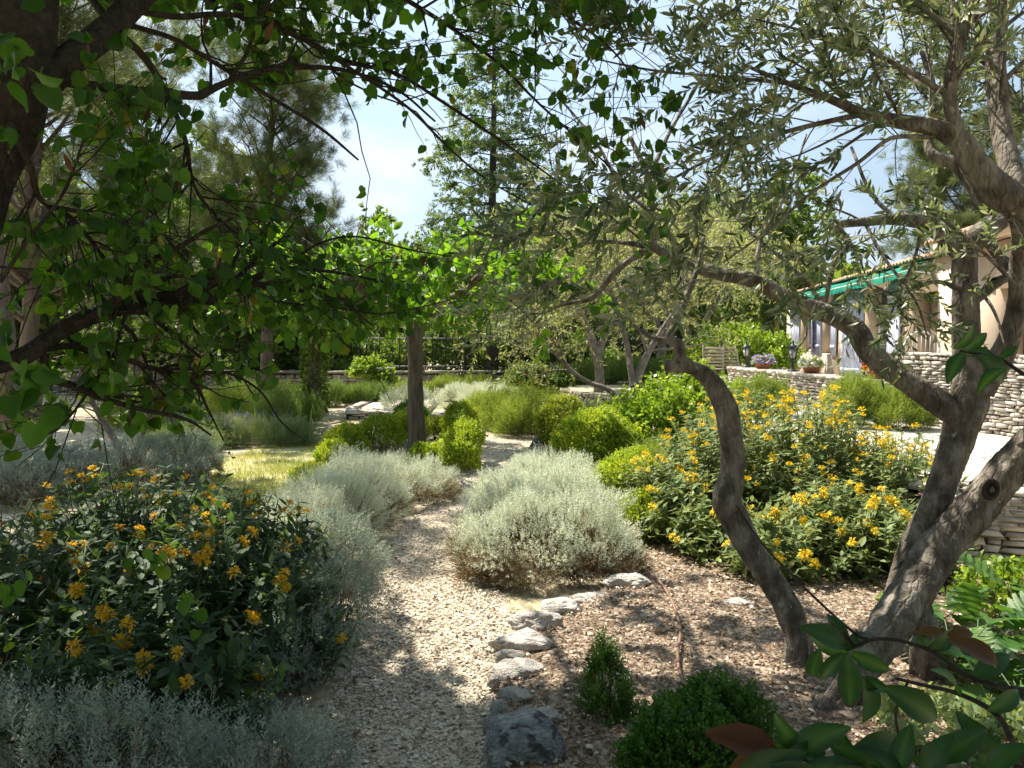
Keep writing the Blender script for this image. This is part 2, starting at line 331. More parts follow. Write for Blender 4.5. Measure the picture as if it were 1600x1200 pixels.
M['bark_olive'] = surf_mat('olive_bark', [(.3, (.045, .036, .028)), (.48, (.13, .11, .088)), (.72, (.31, .28, .235))], 16, bump=1., bscale=34, dist=.02, stretch=(1, 1, .55), cracks=24, second=(38, (.36, .35, .29), .66, .72), rough=.8)
M['bark_olive2'] = surf_mat('olive_bark_far', [(.3, (.10, .085, .07)), (.7, (.27, .24, .20))], 9, bump=.8, bscale=30)
M['bark_pine'] = surf_mat('pine_bark', [(.3, (.08, .06, .048)), (.7, (.18, .14, .11))], 12, bump=.9, bscale=25, stretch=(1, 1, .3))
M['bark_mul'] = surf_mat('mulberry_bark', [(.3, (.055, .042, .032)), (.55, (.12, .10, .08)), (.8, (.21, .18, .14))], 22, bump=1., bscale=28, stretch=(1, 1, .18), dist=.015)
M['bark_cedar'] = surf_mat('cedar_bark', [(.3, (.035, .032, .032)), (.7, (.10, .095, .09))], 14, bump=.9, bscale=25, stretch=(1, 1, .3))
M['branch_grey'] = surf_mat('grey_branch', [(.3, (.11, .085, .065)), (.7, (.22, .18, .14))], 9, bump=.6, bscale=30)
M['stem_green'] = plain('green_stem', (.12, .16, .07), .7)
M['stem_brown'] = plain('brown_stem', (.14, .09, .055), .8)
M['soil'] = surf_mat('garden_soil', [(.25, (.11, .075, .05)), (.45, (.20, .145, .10)), (.62, (.30, .23, .165)), (.8, (.42, .35, .27))], 5, detail=10, bump=.8, bscale=45, kind='voronoi', dist=.012)
M['ground'] = surf_mat('pale_dry_ground', [(.2, (.29, .235, .155)), (.5, (.44, .375, .265)), (.8, (.57, .50, .37))], .9, detail=12, bump=.6, bscale=28, kind='voronoi', second=(.35, (.30, .27, .13), .5, .68), dist=.01)
M['path'] = surf_mat('gravel_sheet', [(.15, (.22, .175, .12)), (.45, (.45, .39, .29)), (.75, (.64, .57, .45))], 7, detail=8, bump=1., bscale=75, kind='voronoi', dist=.012)
M['pebble'] = surf_mat('pebbles', [(.1, (.22, .17, .12)), (.45, (.47, .40, .30)), (.75, (.66, .59, .48)), (1, (.8, .76, .68))], 20, kind='tint', bump=.3, dist=.002)
M['gravelpale'] = surf_mat('pale_gravel', [(.15, (.38, .33, .27)), (.5, (.54, .49, .42)), (.8, (.66, .61, .53))], 6, bump=.8, bscale=60, kind='voronoi')
M['lawn'] = surf_mat('dry_lawn', [(.25, (.38, .34, .20)), (.5, (.50, .48, .27)), (.75, (.60, .55, .37))], 3.5, detail=10, bump=.7, bscale=50, second=(1.3, (.20, .25, .07), .42, .6), dist=.02)
M['rock'] = surf_mat('limestone_rock', [(.2, (.30, .26, .22)), (.4, (.56, .51, .45)), (.65, (.74, .70, .64))], 7, detail=12, bump=1., bscale=22, dist=.025, second=(9, (.24, .24, .23), .60, .68))
M['rockblue'] = surf_mat('lichen_rock', [(.25, (.10, .11, .11)), (.5, (.26, .28, .28)), (.7, (.48, .49, .47))], 8, detail=12, bump=1., bscale=22, dist=.03, second=(6, (.09, .09, .09), .54, .62))
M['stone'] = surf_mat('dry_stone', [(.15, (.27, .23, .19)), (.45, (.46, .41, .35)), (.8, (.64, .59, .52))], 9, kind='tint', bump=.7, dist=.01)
M['stone_dark'] = surf_mat('dark_stone', [(.15, (.14, .12, .10)), (.5, (.28, .25, .21)), (.9, (.46, .42, .36))], 9, kind='tint', bump=.8, dist=.012)  # darker stone for the boundary and rock garden walls
M['core'] = surf_mat('wall_core', [(.3, (.07, .06, .05)), (.7, (.13, .11, .09))], 8)
M['litter'] = leaf_mat('leaf_litter', [(0, (.09, .05, .03)), (.4, (.19, .12, .07)), (.8, (.33, .24, .16)), (1, (.58, .49, .38))], .15, rough=.85, tc=(1, 1, 1), tmul=1.)
M['plaster'] = surf_mat('ochre_plaster', [(.3, (.64, .50, .37)), (.7, (.74, .60, .46))], 3, bump=.3, bscale=40)
M['shutter'] = plain('pale_blue_paint', (.60, .64, .86), .5)
M['white'] = plain('white_paint', (.78, .77, .74), .5)
M['awning'] = leaf_mat('green_canvas', [(0, (.005, .22, .15)), (1, (.01, .30, .20))], .35, rough=.8, tc=(1, 1, 1), tmul=1.2)
M['tile'] = surf_mat('clay_roof_tile', [(.3, (.30, .17, .11)), (.7, (.48, .33, .23))], 6, bump=.4)
M['iron'] = plain('black_iron', (.02, .022, .022), .5)
M['glass'] = plain('lamp_glass', (.55, .57, .55), .15)
M['window'] = plain('window_pane', (.05, .05, .055), .08, spec=.6)
M['curtain'] = plain('cream_curtain', (.5, .42, .3), .8)
M['terracotta'] = plain('terracotta', (.45, .18, .09), .8)
M['teak'] = plain('weathered_teak', (.42, .37, .29), .7)
M['hose'] = plain('brown_hose', (.24, .14, .09), .65)
M['dark'] = plain('dark_interior', (.03, .027, .025), .9)  # near-black: painted shade inside the porch, own colour of the chair seat
# ------------------------------------------------------------------ camera, light, sky
cam = bpy.data.objects.new('camera', bpy.data.cameras.new('camera')); COL.objects.link(cam)
cam.data.sensor_width = 36; cam.data.lens = 36 * FPX / 1600; cam.location = CAM; cam.rotation_euler = (PI / 2 - PITCH, 0, 0); cam.data.clip_end = 2000; cam.data.clip_start = .05
SC.camera = cam
AZ, EL = -46.0, 56.0
sun_d = np.array([math.sin(math.radians(AZ)) * math.cos(math.radians(EL)), math.cos(math.radians(AZ)) * math.cos(math.radians(EL)), math.sin(math.radians(EL))])
sl = bpy.data.lights.new('sun', 'SUN'); sl.energy = 5.0; sl.angle = math.radians(.5); sl.color = (1, .92, .79)
so = bpy.data.objects.new('sun', sl); COL.objects.link(so)
from mathutils import Vector
so.rotation_euler = Vector(sun_d).to_track_quat('Z', 'Y').to_euler()
w = bpy.data.worlds.new('World'); SC.world = w; w.use_nodes = True; nt = w.node_tree; nt.nodes.clear()
sky = nd(nt, 'ShaderNodeTexSky', sky_type='NISHITA', sun_disc=False); sky.sun_elevation = math.radians(EL); sky.sun_rotation = math.radians(AZ); sky.air_density = 1.1; sky.dust_density = 3.0; sky.altitude = 200
tc = nd(nt, 'ShaderNodeTexCoord'); mp = nd(nt, 'ShaderNodeMapping'); mp.inputs['Scale'].default_value = (1.2, 1.2, 3.2); nt.links.new(tc.outputs['Generated'], mp.inputs[0])
cn = nd(nt, 'ShaderNodeTexNoise', Scale=2.3, Detail=9., Roughness=.55); nt.links.new(mp.outputs[0], cn.inputs['Vector'])
cf = ramp(nt, cn.outputs[0], [(.46, (.02, .02, .02)), (.56, (.4, .4, .4)), (.68, (.95, .95, .95))])
mx = nd(nt, 'ShaderNodeMix', data_type='RGBA'); mh = nd(nt, 'ShaderNodeMix', data_type='RGBA'); dt = nd(nt, 'ShaderNodeVectorMath', operation='DOT_PRODUCT'); nt.links.new(tc.outputs['Generated'], dt.inputs[0]); dt.inputs[1].default_value = tuple(sun_d); mr = nd(nt, 'ShaderNodeMapRange'); mr.inputs[1].default_value = -.25; mr.inputs[2].default_value = .72; nt.links.new(dt.outputs['Value'], mr.inputs[0]); mf = nd(nt, 'ShaderNodeMath', operation='MULTIPLY'); mf.inputs[1].default_value = .92; nt.links.new(mr.outputs[0], mf.inputs[0]); nt.links.new(mf.outputs[0], mh.inputs[0]); mc = nd(nt, 'ShaderNodeMix', data_type='RGBA', blend_type='MULTIPLY'); mc.inputs[0].default_value = 1; nt.links.new(cf, mc.inputs[6]); nt.links.new(mr.outputs[0], mc.inputs[7]); nt.links.new(mc.outputs[2], mx.inputs[0]); nt.links.new(sky.outputs[0], mh.inputs[6]); mh.inputs[7].default_value = (8.2, 10.8, 13.6, 1); nt.links.new(mh.outputs[2], mx.inputs[6]); mx.inputs[7].default_value = (11.5, 11.8, 12.3, 1)
bg = nd(nt, 'ShaderNodeBackground', Strength=.043); nt.links.new(mx.outputs[2], bg.inputs['Color'])
wo = nd(nt, 'ShaderNodeOutputWorld'); nt.links.new(bg.outputs[0], wo.inputs[0])
SC.view_settings.view_transform = 'Standard'; SC.view_settings.look = 'None'; SC.view_settings.exposure = 1.22; SC.view_settings.gamma = 1
cy = SC.cycles; cy.max_bounces = 7; cy.diffuse_bounces = 2; cy.glossy_bounces = 2; cy.transmission_bounces = 5; cy.transparent_max_bounces = 4; cy.use_denoising = True; cy.caustics_reflective = False; cy.caustics_refractive = False
#==PART2==
# ------------------------------------------------------------------ the setting
from mathutils import noise as mnoise
def strip(name, Lp, Rp, z, mat, nv=60, nu=14, amp=.0, seed=1, kind='structure', crown=0., edge=.0):
    a = resample([list(p[:2]) + [z, 1] for p in Lp], nv)[:, :3]; b = resample([list(p[:2]) + [z, 1] for p in Rp], nv)[:, :3]
    R = rng(seed); a[:, :2] += R.normal(0, edge, (nv, 2)); b[:, :2] += R.normal(0, edge, (nv, 2))
    u = np.linspace(0, 1, nu)[None, :, None]; V = a[:, None] * (1 - u) + b[:, None] * u
    if amp or crown:
        for i in range(nv):
            for j in range(nu):
                p = V[i, j]; V[i, j, 2] += amp * mnoise.noise(Vector((p[0] * 2.3, p[1] * 2.3, seed))) + amp * .5 * mnoise.noise(Vector((p[0] * 7, p[1] * 7, seed))) + crown * math.sin(PI * j / (nu - 1))
    i = np.arange(nv - 1)[:, None] * nu; j = np.arange(nu - 1)[None]
    F = np.stack([i + j, i + j + 1, i + nu + j + 1, i + nu + j], -1).reshape(-1, 4)
    o = MB().add(V.reshape(-1, 3), F).build(name, mat, smooth=True, kind=kind); o['grid'] = 0
    del o['grid']; return o, V
def on_strip(R, V, n):
    nv, nu = V.shape[:2]; A = np.linalg.norm(V[1:, -1] - V[1:, 0], axis=1) * np.linalg.norm(V[1:, nu // 2] - V[:-1, nu // 2], axis=1); A /= A.sum()
    i = R.choice(nv - 1, n, p=A); u = R.random(n); v = R.random(n) * (nu - 1); j = np.minimum(v.astype(int), nu - 2); v -= j
    u = u[:, None]; v = v[:, None]
    return (V[i, j] * (1 - u) + V[i + 1, j] * u) * (1 - v) + (V[i, j + 1] * (1 - u) + V[i + 1, j + 1] * u) * v
xs = np.concatenate([-np.geomspace(400, 12, 14), np.linspace(-10, 10, 41), np.geomspace(12, 400, 14)])
ys = np.concatenate([[-60, -20, -8], np.linspace(-3, 25, 57), np.geomspace(28, 600, 16)])
gx, gy = np.meshgrid(xs, ys); gz = np.where(gy > 30, (gy - 30) * .012, 0) * 1.0
n_, m_ = gx.shape; i = np.arange(n_ - 1)[:, None] * m_; j = np.arange(m_ - 1)[None]
MB().add(np.stack([gx, gy, gz], -1).reshape(-1, 3), np.stack([i + j, i + j + 1, i + m_ + j + 1, i + m_ + j], -1).reshape(-1, 4)).build('ground', M['ground'], smooth=True, kind='structure')
g2 = lambda rows, z=0: [tuple(gp(a, b, z)[:2]) for a, b in rows]
pathL = g2([(250, 1420), (400, 1230), (490, 1130), (545, 1050), (562, 980), (578, 900), (610, 850), (660, 800), (694, 768), (704, 742), (745, 716), (760, 690), (700, 668), (668, 655)])
pathR = g2([(900, 1420), (800, 1230), (790, 1130), (790, 1050), (805, 990), (780, 930), (735, 900), (712, 850), (722, 800), (742, 768), (762, 745), (850, 716), (850, 690), (800, 660), (760, 648)])
path, PV = strip('path', pathL, pathR, .012, M['path'], 110, 14, .012, 3)
lawnL = g2([(280, 812), (290, 775), (300, 745), (340, 722), (420, 700), (500, 690)])
lawnR = g2([(560, 812), (600, 780), (560, 745), (560, 725), (570, 702), (590, 690)])
lawn, LV = strip('lawn', lawnL, lawnR, .012, M['lawn'], 50, 40, .01, 4, edge=.05)
bedL = g2([(860, 1500), (800, 1260), (778, 1150), (785, 1070), (808, 1010), (860, 965), (930, 935), (985, 905), (980, 850), (960, 800), (930, 760)])
bedR = [(3.2, 1.2), (3.4, 2.2), (3.6, 3.2), (3.8, 4.2), (3.4, 5.2), (2.9, 6.0), (2.6, 6.8), (2.3, 7.6), (2.1, 8.4), (2.0, 9.2), (1.9, 9.6)]
bed, BV = strip('garden_bed', bedL, bedR, .05, M['soil'], 90, 60, .035, 7, crown=.03)
R = rng(11)
PEB = tmpl([[.5, 0, 0], [0, .38, .02], [-.5, .05, 0], [0, -.36, 0], [.06, .03, .26], [0, 0, -.24], [-.25, -.2, .2], [.25, .22, .19]],
           [np.array([[0, 7, 4], [7, 1, 4], [1, 2, 4], [2, 6, 4], [6, 3, 4], [3, 0, 4], [0, 1, 7], [2, 3, 6]])])
mb = MB(); p = on_strip(R, PV[:90], 46000); p = p[p[:, 1] < 9.5]; n = len(p); p[:, 2] += .002 + R.random(n) * .005
p[:, :2] += R.normal(0, .03, (n, 2)); nn = unit(np.c_[R.normal(0, .35, n), R.normal(0, .35, n), np.ones(n)])
scatter(mb, PEB, p, np.cross(nn, rdir(R, n)), np.clip(R.lognormal(-4.28, .42, n), .006, .035), nn, R)
mb.build('gravel', M['pebble'], kind='stuff', smooth=False)
mb = MB(); p = on_strip(R, BV, 60000); n = len(p); p[:, 2] += .004 + R.random(n) * .01; nn = unit(np.c_[R.normal(0, .45, n), R.normal(0, .45, n), np.ones(n)])
k = n * 3 // 4
scatter(mb, DIAM, p[:k], np.cross(nn[:k], rdir(R, k)), R.uniform(.008, .026, k), nn[:k], R, tint=R.random(k) ** 1.3)
k2 = n // 6
scatter(mb, NEED, p[k:k + k2], np.cross(nn[k:k + k2], rdir(R, k2)), R.uniform(.05, .12, k2), nn[k:k + k2], R)
mb.build('leaf_litter', M['litter'], kind='stuff')
mb = MB(); q = p[k + k2:]; scatter(mb, PEB, q, rdir(R, len(q)) * [1, 1, .2], np.clip(R.lognormal(-4.15, .5, len(q)), .008, .04), np.tile([[0, 0, 1.]], (len(q), 1)), R)
mb.build('loose_gravel', M['pebble'], kind='stuff')
mb = MB(); q = on_strip(rng(12), PV[:90], 2600); q[:, 2] += .02; scatter(mb, DIAM, q, rdir(rng(13), len(q)) * [1, 1, .25], rng(14).uniform(.012, .04, len(q)), np.tile([[0, 0, 1.]], (len(q), 1)) + rng(15).normal(0, .3, (len(q), 3)), R)
R2 = rng(16); n = 6000; q = np.c_[R2.uniform(2.6, 9, n), R2.uniform(5.4, 16, n), np.full(n, .556)]; scatter(mb, DIAM, q, rdir(R2, n) * [1, 1, .2], R2.uniform(.02, .05, n), np.tile([[0, 0, 1.]], (n, 1)), R2)
mb.build('fallen_leaves', M['litter'], kind='stuff')
# lawn grass: short dry blades
mb = MB(); p = on_strip(R, LV, 26000); msk = np.array([mnoise.noise(Vector((a[0] * .9, a[1] * .9, 3))) for a in p]) + R.normal(0, .25, len(p)) > -.05; p = p[msk]; n = len(p)
scatter(mb, BLADE, p, unit(np.c_[R.normal(0, .5, n), R.normal(0, .5, n), np.ones(n)]), R.uniform(.03, .075, n), None, R)
mb.build('grass', M['grass'], kind='stuff')
# dead needles, twigs and low weeds on the open ground
mb = MB(); n = 16000; Y = R.uniform(6, 26, n); X = (R.random(n) * 1.5 - .78) * Y; p = np.c_[X, Y, np.full(n, .006)]; nn = unit(np.c_[R.normal(0, .3, n), R.normal(0, .3, n), np.ones(n)])
scatter(mb, DIAM, p, np.cross(nn, rdir(R, n)), R.uniform(.02, .06, n), nn, R); mb.build('fallen_leaves', M['litter'], kind='stuff')
# upper terrace: gravel on a raised level held by dry-stone walls
tl = [(1.95, 9.6), (2.3, 8.2), (2.55, 7.2), (3.0, 5.9), (4.6, 5.15), (12, 4.3)]
def slab(name, poly, z, mat, zb=-.3):
    n = len(poly); V = [(*p, z) for p in poly] + [(*p, zb) for p in poly]
    me = bpy.data.meshes.new(name); me.from_pydata(V, [], [list(range(n))] + [[i, n + i, n + (i + 1) % n, (i + 1) % n] for i in range(n)]); me.materials.append(mat)
    o = bpy.data.objects.new(name, me); COL.objects.link(o); o['kind'] = 'structure'; return o
slab('terrace_ground', [(2.2, 9.6), (2.5, 8.3), (2.75, 7.4), (3.2, 6.1), (4.7, 5.35), (12, 4.5), (30, 4.5), (30, 32), (3.6, 32), (3.5, 17), (2.5, 13)], .55, M['gravelpale'])
slab('rock_garden_ground', [(2.3, 16.5), (3.49, 16.4), (3.59, 31), (1.2, 31), (1.4, 19)], .42, M['ground'])
def dry_wall(name, label, pts, h, th, zb, mat, sw=.17, sh=.055, seed=0, cope=None, slope=None, corem='core'):
    R = rng(seed); P = np.array(pts, float); seg = np.linalg.norm(np.diff(P, axis=0), axis=1); cum = np.concatenate([[0], np.cumsum(seg)]); Ltot = cum[-1]
    def pos(s):
        i = min(max(np.searchsorted(cum, s, side='right') - 1, 0), len(seg) - 1); u = (s - cum[i]) / seg[i]; d = (P[i + 1] - P[i]) / seg[i]; return P[i] + (P[i + 1] - P[i]) * u, d
    C, S, A, T = [], [], [], []
    z = 0.
    while z < h:
        hh = sh * R.uniform(.65, 1.5); s = -R.random() * sw
        while s < Ltot:
            ww = sw * R.uniform(.45, 1.7); c = min(max(s + ww / 2, 0.02), Ltot - .02); q, d = pos(c)
            top = h + (slope or (lambda t: 0))(c / Ltot)
            if z + hh * .5 < top:
                C.append([q[0], q[1], zb + z + hh / 2]); S.append([min(ww, Ltot - max(s, 0)) * .97, th + R.normal(0, .022), hh * R.uniform(.8, .97)]); A.append(math.atan2(d[1], d[0]) + R.normal(0, .05)); T.append(R.random())
            s += ww
        z += hh
    C, S, A, T = map(np.array, (C, S, A, T)); n = len(C)
    c8 = np.array([[x, y, w] for x in (-.5, .5) for y in (-.5, .5) for w in (-.5, .5)])
    # each stone: a box whose corners are pulled in at random, with a bulging face point
    V = c8[None] * S[:, None] * (1 - R.uniform(0, .2, (n, 8, 1))) + R.normal(0, 1, (n, 8, 3)) * S[:, None] * [.05, .03, .10]
    f1 = np.stack([R.uniform(-.2, .2, n), np.full(n, -.502), R.uniform(-.15, .2, n)], 1) * S; f2 = np.stack([R.uniform(-.2, .2, n), np.full(n, .502), R.uniform(-.15, .2, n)], 1) * S
    V = np.concatenate([V, f1[:, None], f2[:, None]], 1)
    ca, sa = np.cos(A)[:, None], np.sin(A)[:, None]
    V = np.stack([V[..., 0] * ca - V[..., 1] * sa, V[..., 0] * sa + V[..., 1] * ca, V[..., 2]], -1) + C[:, None]
    off = (np.arange(n) * 10)[:, None, None]
    q = np.array([[0, 1, 3, 2], [4, 6, 7, 5], [0, 2, 6, 4], [1, 5, 7, 3]]); t = np.array([[0, 4, 8], [4, 5, 8], [5, 1, 8], [1, 0, 8], [2, 3, 9], [3, 7, 9], [7, 6, 9], [6, 2, 9]])
    mb = MB().add(V.reshape(-1, 3), [(q[None] + off).reshape(-1, 4), (t[None] + off).reshape(-1, 3)], np.repeat(T, 10))
    b0 = [P[0][0], P[0][1], zb]; root = thing(name, label, 'stone wall', b0)
    mb.build('stonework', mat, root)
    cb = MB()
    for i in range(len(seg)):
        a, b = P[i], P[i + 1]; m = (a + b) / 2; hm = h - .05 + min(0, (slope or (lambda t: 0))((cum[i] + cum[i + 1]) / 2 / Ltot)); box(cb, (m[0], m[1], zb + hm / 2), (seg[i] - .03, th * .72, hm), math.atan2(*(b - a)[::-1]))
    cb.build('rubble_core', M[corem], root)
    if cope:
        cm = MB(); s = 0
        while s < Ltot - .05:
            ww = min(cope[0] * R.uniform(.7, 1.3), Ltot - s); q_, d = pos(s + ww / 2); box(cm, (q_[0], q_[1], zb + h + (slope or (lambda t: 0))((s + ww / 2) / Ltot) + cope[1] / 2), (ww * .97, th + cope[2], cope[1] * R.uniform(.8, 1.15)), math.atan2(d[1], d[0]) + R.normal(0, .015), R.random()); s += ww
        cm.build('coping', mat, root)
    return root
dry_wall('retaining_wall', 'dark shaded dry stone retaining wall behind the leaning olive trunk', [(2.5, 7.2), (3.0, 5.95), (4.62, 5.18), (7.5, 4.85)], .56, .3, 0, M['stone'], .15, .034, 21)
dry_wall('retaining_wall', 'low dry stone edge of the upper terrace behind the yellow flowers', [(2.5, 7.35), (2.25, 8.3), (1.98, 9.6), (2.3, 13), (3.4, 16.6)], .54, .28, 0, M['stone'], .18, .05, 22)
dry_wall('terrace_wall', 'tall pale dry stone wall beside the patio behind the olive tree', [(5.02, 10.75), (5.2, 10.0), (5.5, 8.9), (5.9, 7.4), (6.2, 6.2)], .88, .35, .55, M['stone'], .11, .036, 23)
dry_wall('terrace_wall', 'low stone parapet carrying lanterns and flower pots in front of the house', [(4.42, 16.2), (4.7, 13.6), (4.98, 11.0)], .46, .32, .55, M['stone'], .10, .042, 24, cope=(.35, .05, .04))
a, b, c = gp(505, 622), gp(600, 622), gp(890, 622)
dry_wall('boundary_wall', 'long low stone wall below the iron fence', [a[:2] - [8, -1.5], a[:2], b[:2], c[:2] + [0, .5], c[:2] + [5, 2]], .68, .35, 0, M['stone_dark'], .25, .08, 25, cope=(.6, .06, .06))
pb = gp(600, 626); dry_wall('gate_pier', 'squat ochre stone pier in the middle of the boundary wall', [(pb[0] - .28, pb[1] - .25), (pb[0] + .28, pb[1] - .25)], .82, .5, 0, M['stone'], .2, .08, 26, cope=(.9, .06, .05))
k = [gp(548, 655), gp(600, 653), gp(662, 660)]; kk = gp(605, 623)
dry_wall('kerb_wall', 'pale low stone kerb around the gravel landing beyond the hedges', [kk[:2], gp(545, 648)[:2] + [0, .3], k[0][:2], k[1][:2], k[2][:2]], .17, .22, 0, M['gravelpale'] if 0 else M['stone'], .2, .045, 27)
dry_wall('kerb_wall', 'thin brown stone edging under the silver plants by the cedar', [gp(690, 650)[:2], gp(730, 647)[:2], gp(760, 645)[:2]], .10, .2, 0, M['stone'], .3, .04, 28)
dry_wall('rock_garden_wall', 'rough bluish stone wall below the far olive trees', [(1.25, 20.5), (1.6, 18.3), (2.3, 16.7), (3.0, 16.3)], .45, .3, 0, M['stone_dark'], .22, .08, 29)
# landing gravel
lz = [gp(556, 650), gp(662, 656), gp(690, 622), gp(612, 622)]; slab('landing', [tuple(v[:2]) for v in lz], .12, M['gravelpale'])
# flagstones of the far steps
for i_, (px, py, wd) in enumerate([(985, 583, 60), (1010, 588, 70), (990, 594, 60), (1040, 597, 50)]):
    R = rng(40 + i_); c = at(px, py, 18.5 - i_ * .6); zc = .47 + .02 * i_; W = wd * 18 / FPX; n = 9; a = np.arange(n) * 2 * PI / n; rr = R.uniform(.75, 1.1, n)
    top = np.c_[c[0] + np.cos(a) * rr * W * .55, c[1] + np.sin(a) * rr * .45, np.full(n, zc)]; bot = top - [0, 0, .06]
    o = MB().add(np.vstack([top, bot]), [np.arange(n)[None], np.stack([np.arange(n), n + np.arange(n), n + (np.arange(n) + 1) % n, (np.arange(n) + 1) % n], 1)], R.random()).build('flagstone', M['stone'])
    tag(o, ['pale flagstone of the far stone steps, the farthest one', 'broad pale flagstone, second from the back of the far steps', 'pale flagstone, third from the back of the far steps', 'flagstone at the near end of the far steps, beside the patio'][i_], 'flagstone', 'flagstones of the far steps')
# ------------------------------------------------------------------ rocks
import bmesh
def rock(name, label, px, py, w, h, z=0., mat='rock', seed=0, deep=1., flat=None, group='rocks edging the garden bed', cat='rock'):
    c = gp(px, py, z); D = c[1]; W = w * 1.3 * D / FPX; Hh = flat or max(.06, h * D / FPX * 1.05)
    bm = bmesh.new(); bmesh.ops.create_icosphere(bm, subdivisions=5, radius=.5)
    for v in bm.verts:
        p = v.co * 1.0; s = seed * 7.3
        q = 1 + .32 * mnoise.noise(p * 2.2 + Vector((s, 0, 0))) + .16 * mnoise.noise(p * 5 + Vector((0, s, 0))) + .07 * mnoise.noise(p * 12 + Vector((s, s, 0))) + .03 * mnoise.noise(p * 28)
        p = p * q
        # faceted: clip against some random planes
        R_ = random.Random(seed)
        for t in range(6):
            n = Vector((R_.gauss(0, 1), R_.gauss(0, 1), R_.gauss(0, .7))).normalized(); d = p.dot(n) - R_.uniform(.33, .45)
            if d > 0: p -= n * d * .85
        v.co = p
    me = bpy.data.meshes.new(name); bm.to_mesh(me); bm.free(); me.materials.append(M[mat])
    for pl in me.polygons: pl.use_smooth = True
    o = bpy.data.objects.new(name, me); COL.objects.link(o)
    o.scale = (W, W * .62 * deep, Hh * 1.15); o.location = (c[0], c[1] + W * .15, z + Hh * .3); o.rotation_euler = (0, 0, random.Random(seed + 5).uniform(-.4, .4))
    tag(o, label, cat, group); return o
Z = .03
for a in [(985, 922, 66, 26, 'broad flat pale rock beside the silver mound, farthest of the edging'), (930, 944, 62, 14, 'thin flat slab edging stone, second from the far end'),
          (878, 962, 62, 26, 'bright white rounded rock of the bed edging'), (842, 988, 66, 34, 'rough pale rock just nearer than the white rounded one'),
          (818, 1020, 80, 34, 'jagged grey and white rock with a hollow beneath'), (795, 1036, 40, 20, 'small grey stone tucked behind the rounded boulder'),
          (806, 1066, 66, 36, 'smooth rounded boulder, shaded below, at the path edge'), (775, 1074, 22, 16, 'small pale stone left of the rounded boulder'),
          (802, 1100, 42, 26, 'knobbly stone between the boulder and the big grey rock'), (781, 1120, 30, 28, 'round grey stone at the path edge above the big rock'),
          (852, 1136, 50, 26, 'flat angular pale stone behind the big grey rock'), (768, 1140, 22, 20, 'little pale stone left of the big grey rock'),
          (772, 1176, 30, 44, 'narrow tan stone leaning on the big grey rock')]:
    rock('edging_rock', a[4], a[0], a[1], a[2], a[3], Z, seed=a[0] % 97)
rock('edging_rock', 'biggest blue grey lichened rock at the bottom of the path', 822, 1196, 118, 84, Z, 'rockblue', 5, 1.1)
rock('flat_rock', 'flat tan rock lying among the mulch under the yellow flowers', 1160, 952, 46, 16, .06, seed=31, group=None)
rock('flat_rock', 'small bluish rock beside the round box bush', 848, 706, 34, 26, 0, 'rockblue', 17, group=None)
# hose
h = [gp(a, b, .09) for a, b in [(975, 872), (1000, 884), (1030, 908), (1048, 935), (1060, 968), (1063, 990), (1059, 1020), (1062, 1050), (1075, 1082), (1090, 1110)]]
mb = MB(); thick_tube(mb, resample([list(p) + [.008] for p in h], 24), 8, .05); tag(mb.build('garden_hose', M['hose'], smooth=True), 'brown garden hose snaking across the mulched bed', 'hose')
